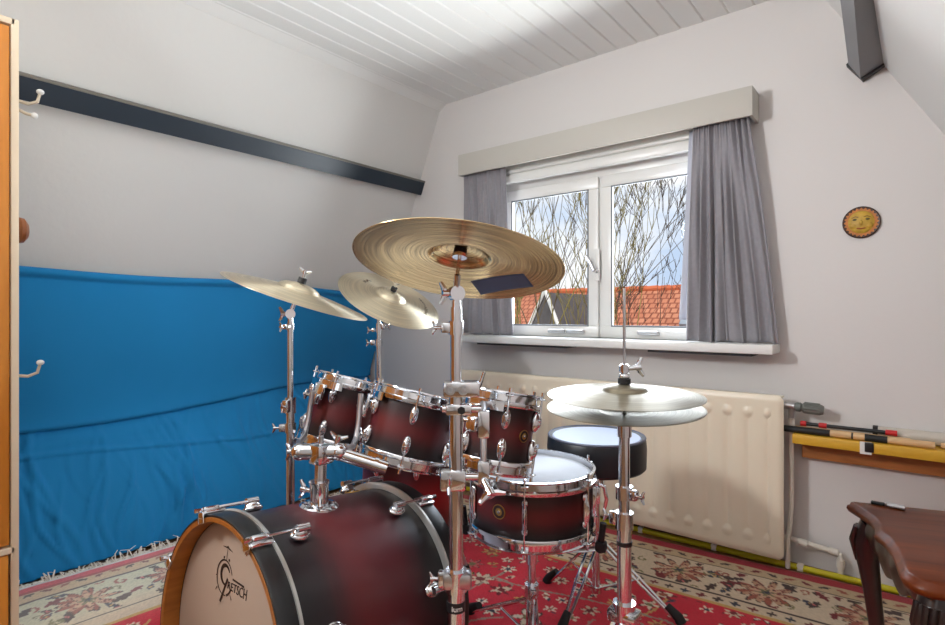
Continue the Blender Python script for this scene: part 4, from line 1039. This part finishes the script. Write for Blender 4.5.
# snare stand
P = (-.872, 1.350)
t = thing('snare_stand', 'chrome three armed stand holding up the snare drum', 'drum stand', (P[0], P[1], 0))
b = W(t); sect(b, P, .03, .19, .0165); b.build('lower_tube', CHROME, t)
b = W(t); sect(b, P, .17, .285, .0115); b.build('upper_tube', CHROME, t)
collar(t, P, .185, .0205, .034, (.6, -.7))
b = W(t); sect(b, P, .262, .30, .017); b.box((P[0], P[1], .305), (.05, .04, .026), .008); b.build('basket_hub', CHROME, t)
for a in (15, 120, 205):
    a = R_(a); d = Vector((math.cos(a), math.sin(a), 0)); q = Vector((P[0], P[1], 0))
    b = W(t); b.path([q+d*.01+Uv*.305, q+d*.07+Uv*.312, q+d*.15+Uv*.325, q+d*.2+Uv*.340], [.008, .008, .007, .007], 10); ar = b.build('basket_arm', CHROME, t)
    b = W(t); b.tube(q+d*.196+Uv*.328, q+d*.206+Uv*.41, .009, seg=12); b.box(q+d*.2+Uv*.345, (.03, .03, .028), .006, rot=Matrix.Rotation(a, 3, 'Z')); b.build('rubber_grip', BLACKRUB, ar)
feet(t, (P[0], P[1], .16), [(-1.12, 1.39), (-.70, 1.12), (-1.06, 1.65)], .005, (P[0], P[1], .045))
# throne
P = (-.864, 1.746)
t = thing('drum_throne', 'round black drum stool with pale top standing behind the snare drum', 'stool', (P[0], P[1], 0))
b = W(t); b.m = b.m @ Matrix.Translation((P[0], P[1], 0)); b.lathe([(0, .458), (.158, .458), (.166, .466), (.168, .53), (.166, .556), (.160, .566), (.152, .562), (0, .560)], 72); s = b.build('seat', SEATV, t)
b = W(t); b.m = b.m @ Matrix.Translation((P[0], P[1], 0)); b.lathe([(0, .559), (.150, .559), (.151, .561), (.147, .5655), (.12, .569), (0, .572)], 72); b.build('seat_top', SEATT, s)
b = W(t); b.m = b.m @ Matrix.Translation((P[0], P[1], 0)); b.lathe([(.163, .562), (.166, .566), (.163, .570), (.160, .566)], 72, closed=True); b.build('piping', mat('grey_piping', (96, 102, 120), .5), s)
b = W(t); sect(b, P, .028, .46, .0135); sect(b, P, .40, .459, .03); b.build('post', CHROME, t)
collar(t, P, .215, .020, .04, (-.3, -.9))
b = W(t); sect(b, P, .026, .045, .019); b.build('lower_collar', CHROME, t)
feet(t, (P[0], P[1], .215), [(-.60, 1.76), (-1.03, 1.73), (-.85, 1.50)], .005, (P[0], P[1], .036), .013)

# ------------------------------------------------------------------ outside: roofs and bare trees
TILE = bpy.data.materials.new('orange_roof_tiles'); TILE.use_nodes = True
nt = TILE.node_tree; bs_ = nt.nodes['Principled BSDF']; tc = nt.nodes.new('ShaderNodeTexCoord')
br = nt.nodes.new('ShaderNodeTexBrick'); br.inputs['Scale'].default_value = 1; br.inputs['Brick Width'].default_value = .17; br.inputs['Row Height'].default_value = .20; br.inputs['Mortar Size'].default_value = .022; br.offset = .5
br.inputs['Color1'].default_value = lin((190, 116, 84)); br.inputs['Color2'].default_value = lin((212, 142, 108)); br.inputs['Mortar'].default_value = lin((150, 82, 58))
nz = nt.nodes.new('ShaderNodeTexNoise'); nz.inputs['Scale'].default_value = 1.7; nz.inputs['Detail'].default_value = 8
mx = nt.nodes.new('ShaderNodeMix'); mx.data_type = 'RGBA'; mx.blend_type = 'MULTIPLY'; mx.inputs['Factor'].default_value = .35
nt.links.new(tc.outputs['UV'], br.inputs['Vector']); nt.links.new(tc.outputs['Object'], nz.inputs['Vector'])
nt.links.new(br.outputs['Color'], mx.inputs['A']); nt.links.new(nz.outputs['Fac'], mx.inputs['B']); nt.links.new(mx.outputs['Result'], bs_.inputs['Base Color'])
bp = nt.nodes.new('ShaderNodeBump'); bp.inputs['Distance'].default_value = .03; nt.links.new(br.outputs['Fac'], bp.inputs['Height']); bp.invert = True; nt.links.new(bp.outputs['Normal'], bs_.inputs['Normal'])
bs_.inputs['Roughness'].default_value = .8
BRICK = mat('dull_house_wall', (150, 120, 100), .9, var=(6, .15)); SLATE = mat('dark_grey_cladding', (92, 88, 88), .8, var=(8, .12))
def uvroof(o, ux, uy):
    me = o.data; uv = me.uv_layers.new(name='tiles')
    for l in me.loops:
        p = me.vertices[l.vertex_index].co; uv.data[l.index].uv = (p.dot(ux), p.dot(uy))
t = thing('house', 'house with a long orange tiled roof seen through the window', 'house', (-7, 13.5, -3))
b = W(t); yr, zr, ye, ze = 14., 1.62, 9.8, -1.6
b.add([(-16, ye, ze), (0, ye, ze), (0, yr, zr), (-16, yr, zr), (0, yr+4.2, ze), (-16, yr+4.2, ze), (-16, ye, ze-.15), (0, ye, ze-.15), (0, yr+4.2, ze-.15), (-16, yr+4.2, ze-.15)], [(0, 1, 2, 3), (3, 2, 4, 5), (6, 9, 8, 7), (0, 6, 7, 1), (5, 4, 8, 9), (1, 7, 8, 4, 2), (0, 3, 5, 9, 6)])
ro = b.build('roof', TILE, t); uvroof(ro, Vector((1, 0, 0)), Vector((0, yr-ye, zr-ze)).normalized())
b = W(t)
for k in range(54): x = -16+.3*k; b.tube((x, yr, zr+.02), (x+.31, yr, zr+.03), .07, .08, seg=8)
b.build('ridge_tiles', mat('ridge_tile', (196, 104, 66), .8), t)
b = W(t); b.box((-8, 14, -3), (15.4, 7.8, 2.8)); b.build('wall', BRICK, t)
b = W(t); yd = 11.2
b.add([(-7.5, yd, .2), (-6.3, yd, .2), (-6.85, yd, 1.50), (-7.5, 13.6, .2), (-6.3, 13.6, .2), (-6.85, 13.9, 1.50)], [(0, 1, 2), (3, 5, 4), (0, 2, 5, 3), (1, 4, 5, 2), (0, 3, 4, 1)]); g = b.build('dormer', SLATE, t)
b = W(t); b.tube((-7.56, yd-.03, .16), (-6.85, yd-.03, 1.56), .045, seg=6); b.tube((-6.24, yd-.03, .16), (-6.85, yd-.03, 1.56), .045, seg=6); b.build('barge_board', WHITEP, g)
b = W(t); sl_ = (zr-ze)/(yr-ye); px, py = -4.0, 13.0
b.box((px, py, ze+sl_*(py-ye)+.06), (.5, .6, .08), .01, rot=Matrix.Rotation(math.atan(sl_), 3, 'X')); b.build('roof_window', mat('roof_window_glass', (150, 160, 170), .1), t)
gr = MB().box((-6, 12, -4.15), (40, 30, .1)); struct(gr.build('ground', mat('winter_lawn', (92, 100, 62), .95, var=(3, .3))))
BARK = mat('grey_brown_bark', (74, 60, 52), .9); BARKY = mat('mossy_yellow_bark', (128, 116, 62), .9); BARKT = mat('pale_olive_bark', (96, 82, 58), .9)
def tree(name, label, base, stems, m, seed, spread, top, rt, depth=4, twig=.008):
    rn = random.Random(seed); b = MB()
    def grow(p, d, L_, r, lev):
        pts = [p]; q = p; dd = d
        for i in range(4):
            dd = (dd+Vector((rn.uniform(-.15, .15), rn.uniform(-.15, .15), rn.uniform(-.02, .1)))).normalized(); q = q+dd*L_/4; pts.append(q)
        rs = [max(twig*.6, r*(1-.16*i)) for i in range(5)]
        b.path(pts, rs, 6 if lev < 2 else 3)
        if lev >= depth: return
        for k in range(3 if lev > 0 else 4):
            i = rn.choice([2, 3, 4]) if k else 4
            ax = Vector((rn.uniform(-1, 1), rn.uniform(-1, 1), rn.uniform(-.1, .7))).normalized()
            nd = (dd*.8+ax*rn.uniform(.25, spread*.8)).normalized()
            grow(pts[i], nd, L_*rn.uniform(.42, .66), max(twig, rs[i]*.55), lev+1)
    base = Vector(base); b.tube(base, base+Uv*1.2, rt*1.15, rt, seg=10)
    for (dx, dy, dz, L_) in stems: grow(base+Uv*1.15, Vector((dx, dy, dz)).normalized(), L_, rt*.62, 0)
    return tag(b.build(name, m, ang=180), label, 'tree', 'bare trees outside')
tree('bare_tree', 'many stemmed leafless tree with yellowish bark outside the left window pane', (-3.75, 6.6, -4.1), [(-.25, .1, 1, 3.4), (-.10, 0, 1, 3.7), (.04, .1, 1, 3.8), (.2, 0, 1, 3.3), (-.02, -.1, 1, 3.5)], BARKY, 11, .55, 3, .07, 4, .0055)
tree('bare_tree', 'grey leafless tree with tangled branches outside the right window pane', (-3.8, 8.2, -4.1), [(.04, 0, 1, 3.5), (.18, .1, 1, 3.5), (.32, 0, 1, 3.1)], BARK, 29, .8, 3, .08, 5, .0048)
tree('bare_tree', 'slender leafless tree with fine twigs in front of the roof behind the yellowish tree', (-5.6, 9.1, -4.1), [(.0, .1, 1, 3.9), (.15, 0, 1, 3.9), (-.15, 0, 1, 4.0)], BARKT, 31, .55, 3, .08, 4, .0065)

# ------------------------------------------------------------------ light
w = bpy.data.worlds.new('winter_sky'); bpy.context.scene.world = w; w.use_nodes = True; nt = w.node_tree
bg = nt.nodes['Background']; tc = nt.nodes.new('ShaderNodeTexCoord'); mp = nt.nodes.new('ShaderNodeMapping'); mp.inputs['Scale'].default_value = (1.6, 1.6, 4.2); mp.inputs['Location'].default_value = (.35, .2, .1)
nz = nt.nodes.new('ShaderNodeTexNoise'); nz.inputs['Scale'].default_value = 1.5; nz.inputs['Detail'].default_value = 7; nz.inputs['Roughness'].default_value = .55
cr = nt.nodes.new('ShaderNodeValToRGB'); e = cr.color_ramp.elements
e[0].position = .40; e[0].color = lin((186, 206, 232)); e[1].position = .58; e[1].color = lin((242, 244, 248)); k = e.new(.48); k.color = lin((214, 224, 238))
nt.links.new(tc.outputs['Generated'], mp.inputs[0]); nt.links.new(mp.outputs[0], nz.inputs['Vector']); nt.links.new(nz.outputs['Fac'], cr.inputs['Fac']); nt.links.new(cr.outputs['Color'], bg.inputs['Color'])
bg.inputs['Strength'].default_value = .95
def light(name, kind, loc, rot, energy, **kw):
    l = bpy.data.lights.new(name, kind); l.energy = energy
    for k_, v_ in kw.items(): setattr(l, k_, v_)
    o = bpy.data.objects.new(name, l); C.objects.link(o); o.location = loc; o.rotation_euler = rot
    return o
light('winter_sun', 'SUN', (0, 0, 10), (R_(48), 0, R_(25)), 2.3, angle=.02, color=(1, .94, .86))
light('rear_fill_light', 'AREA', ((VX0+VX1)/2, YF-.25, (VZ0+VZ1)/2+.1), (R_(84), 0, 0), 3, shape='RECTANGLE', size=.7, size_y=1.0, color=(.96, .98, 1))  # fill light outside the added rear window, brightens the room
light('front_window_daylight', 'AREA', (-1.23, 3.3, 1.5), (R_(-82), 0, 0), 99.2, shape='RECTANGLE', size=2.2, size_y=1.5, color=(0.792, 0.885, 1.000))
light('ground_bounce_daylight', 'AREA', (-1.23, 3.3, .62), (R_(-125), 0, 0), 96.0, shape='RECTANGLE', size=2.2, size_y=1.2, color=(0.945, 0.993, 1.000))

t = thing('added_fill_lamp', 'added out-of-view fill lamp with a wide tilted white shade beside the orange wardrobe', 'lamp', (-1.62, -.32, 0))  # unseen lamp, added to brighten the walls and right slope
b = W(t); b.m = b.m @ Matrix.Translation((-1.62, -.32, 0)); b.lathe([(0, 0), (.14, 0), (.14, .012), (.02, .022), (0, .022)], 40); b.build('base', STEEL, t)
b = W(t); b.tube((-1.62, -.32, .02), (-1.62, -.32, 1.62), .011); b.build('pole', STEEL, t)
aim = Vector((.83, .47, .30)).normalized(); Lc = Vector((-1.62, -.32, 1.70))
b = W(t); b.m = b.m @ axis_matrix(Lc, aim); b.lathe([(.012, -.10), (.12, -.07), (.265, .0), (.262, .002), (.118, -.065), (.012, -.095)], 48); b.build('lamp_shade', WHITEP, t)
light('fill_lamp_light', 'AREA', tuple(Lc+aim*.008), aim.to_track_quat('-Z', 'Y').to_euler(), 43.3, shape='DISK', size=.42, color=(0.932, 0.972, 1.000))

# ------------------------------------------------------------------ camera and view
cam = bpy.data.cameras.new('camera'); cam.sensor_width = 36; cam.lens = 550/945*36; cam.shift_y = 1.5/945; cam.clip_start = .02
co = bpy.data.objects.new('camera', cam); C.objects.link(co); co.location = (0, 0, .985); co.rotation_euler = (R_(90), 0, R_(39))
sc = bpy.context.scene; sc.camera = co
sc.view_settings.view_transform = 'Standard'; sc.view_settings.look = 'None'; sc.view_settings.gamma = 1; sc.view_settings.use_curve_mapping = False
sc.view_settings.exposure = 0.3
sc.cycles.sample_clamp_indirect = 4.0; sc.cycles.max_bounces = 8; sc.cycles.diffuse_bounces = 4; sc.cycles.use_denoising = True
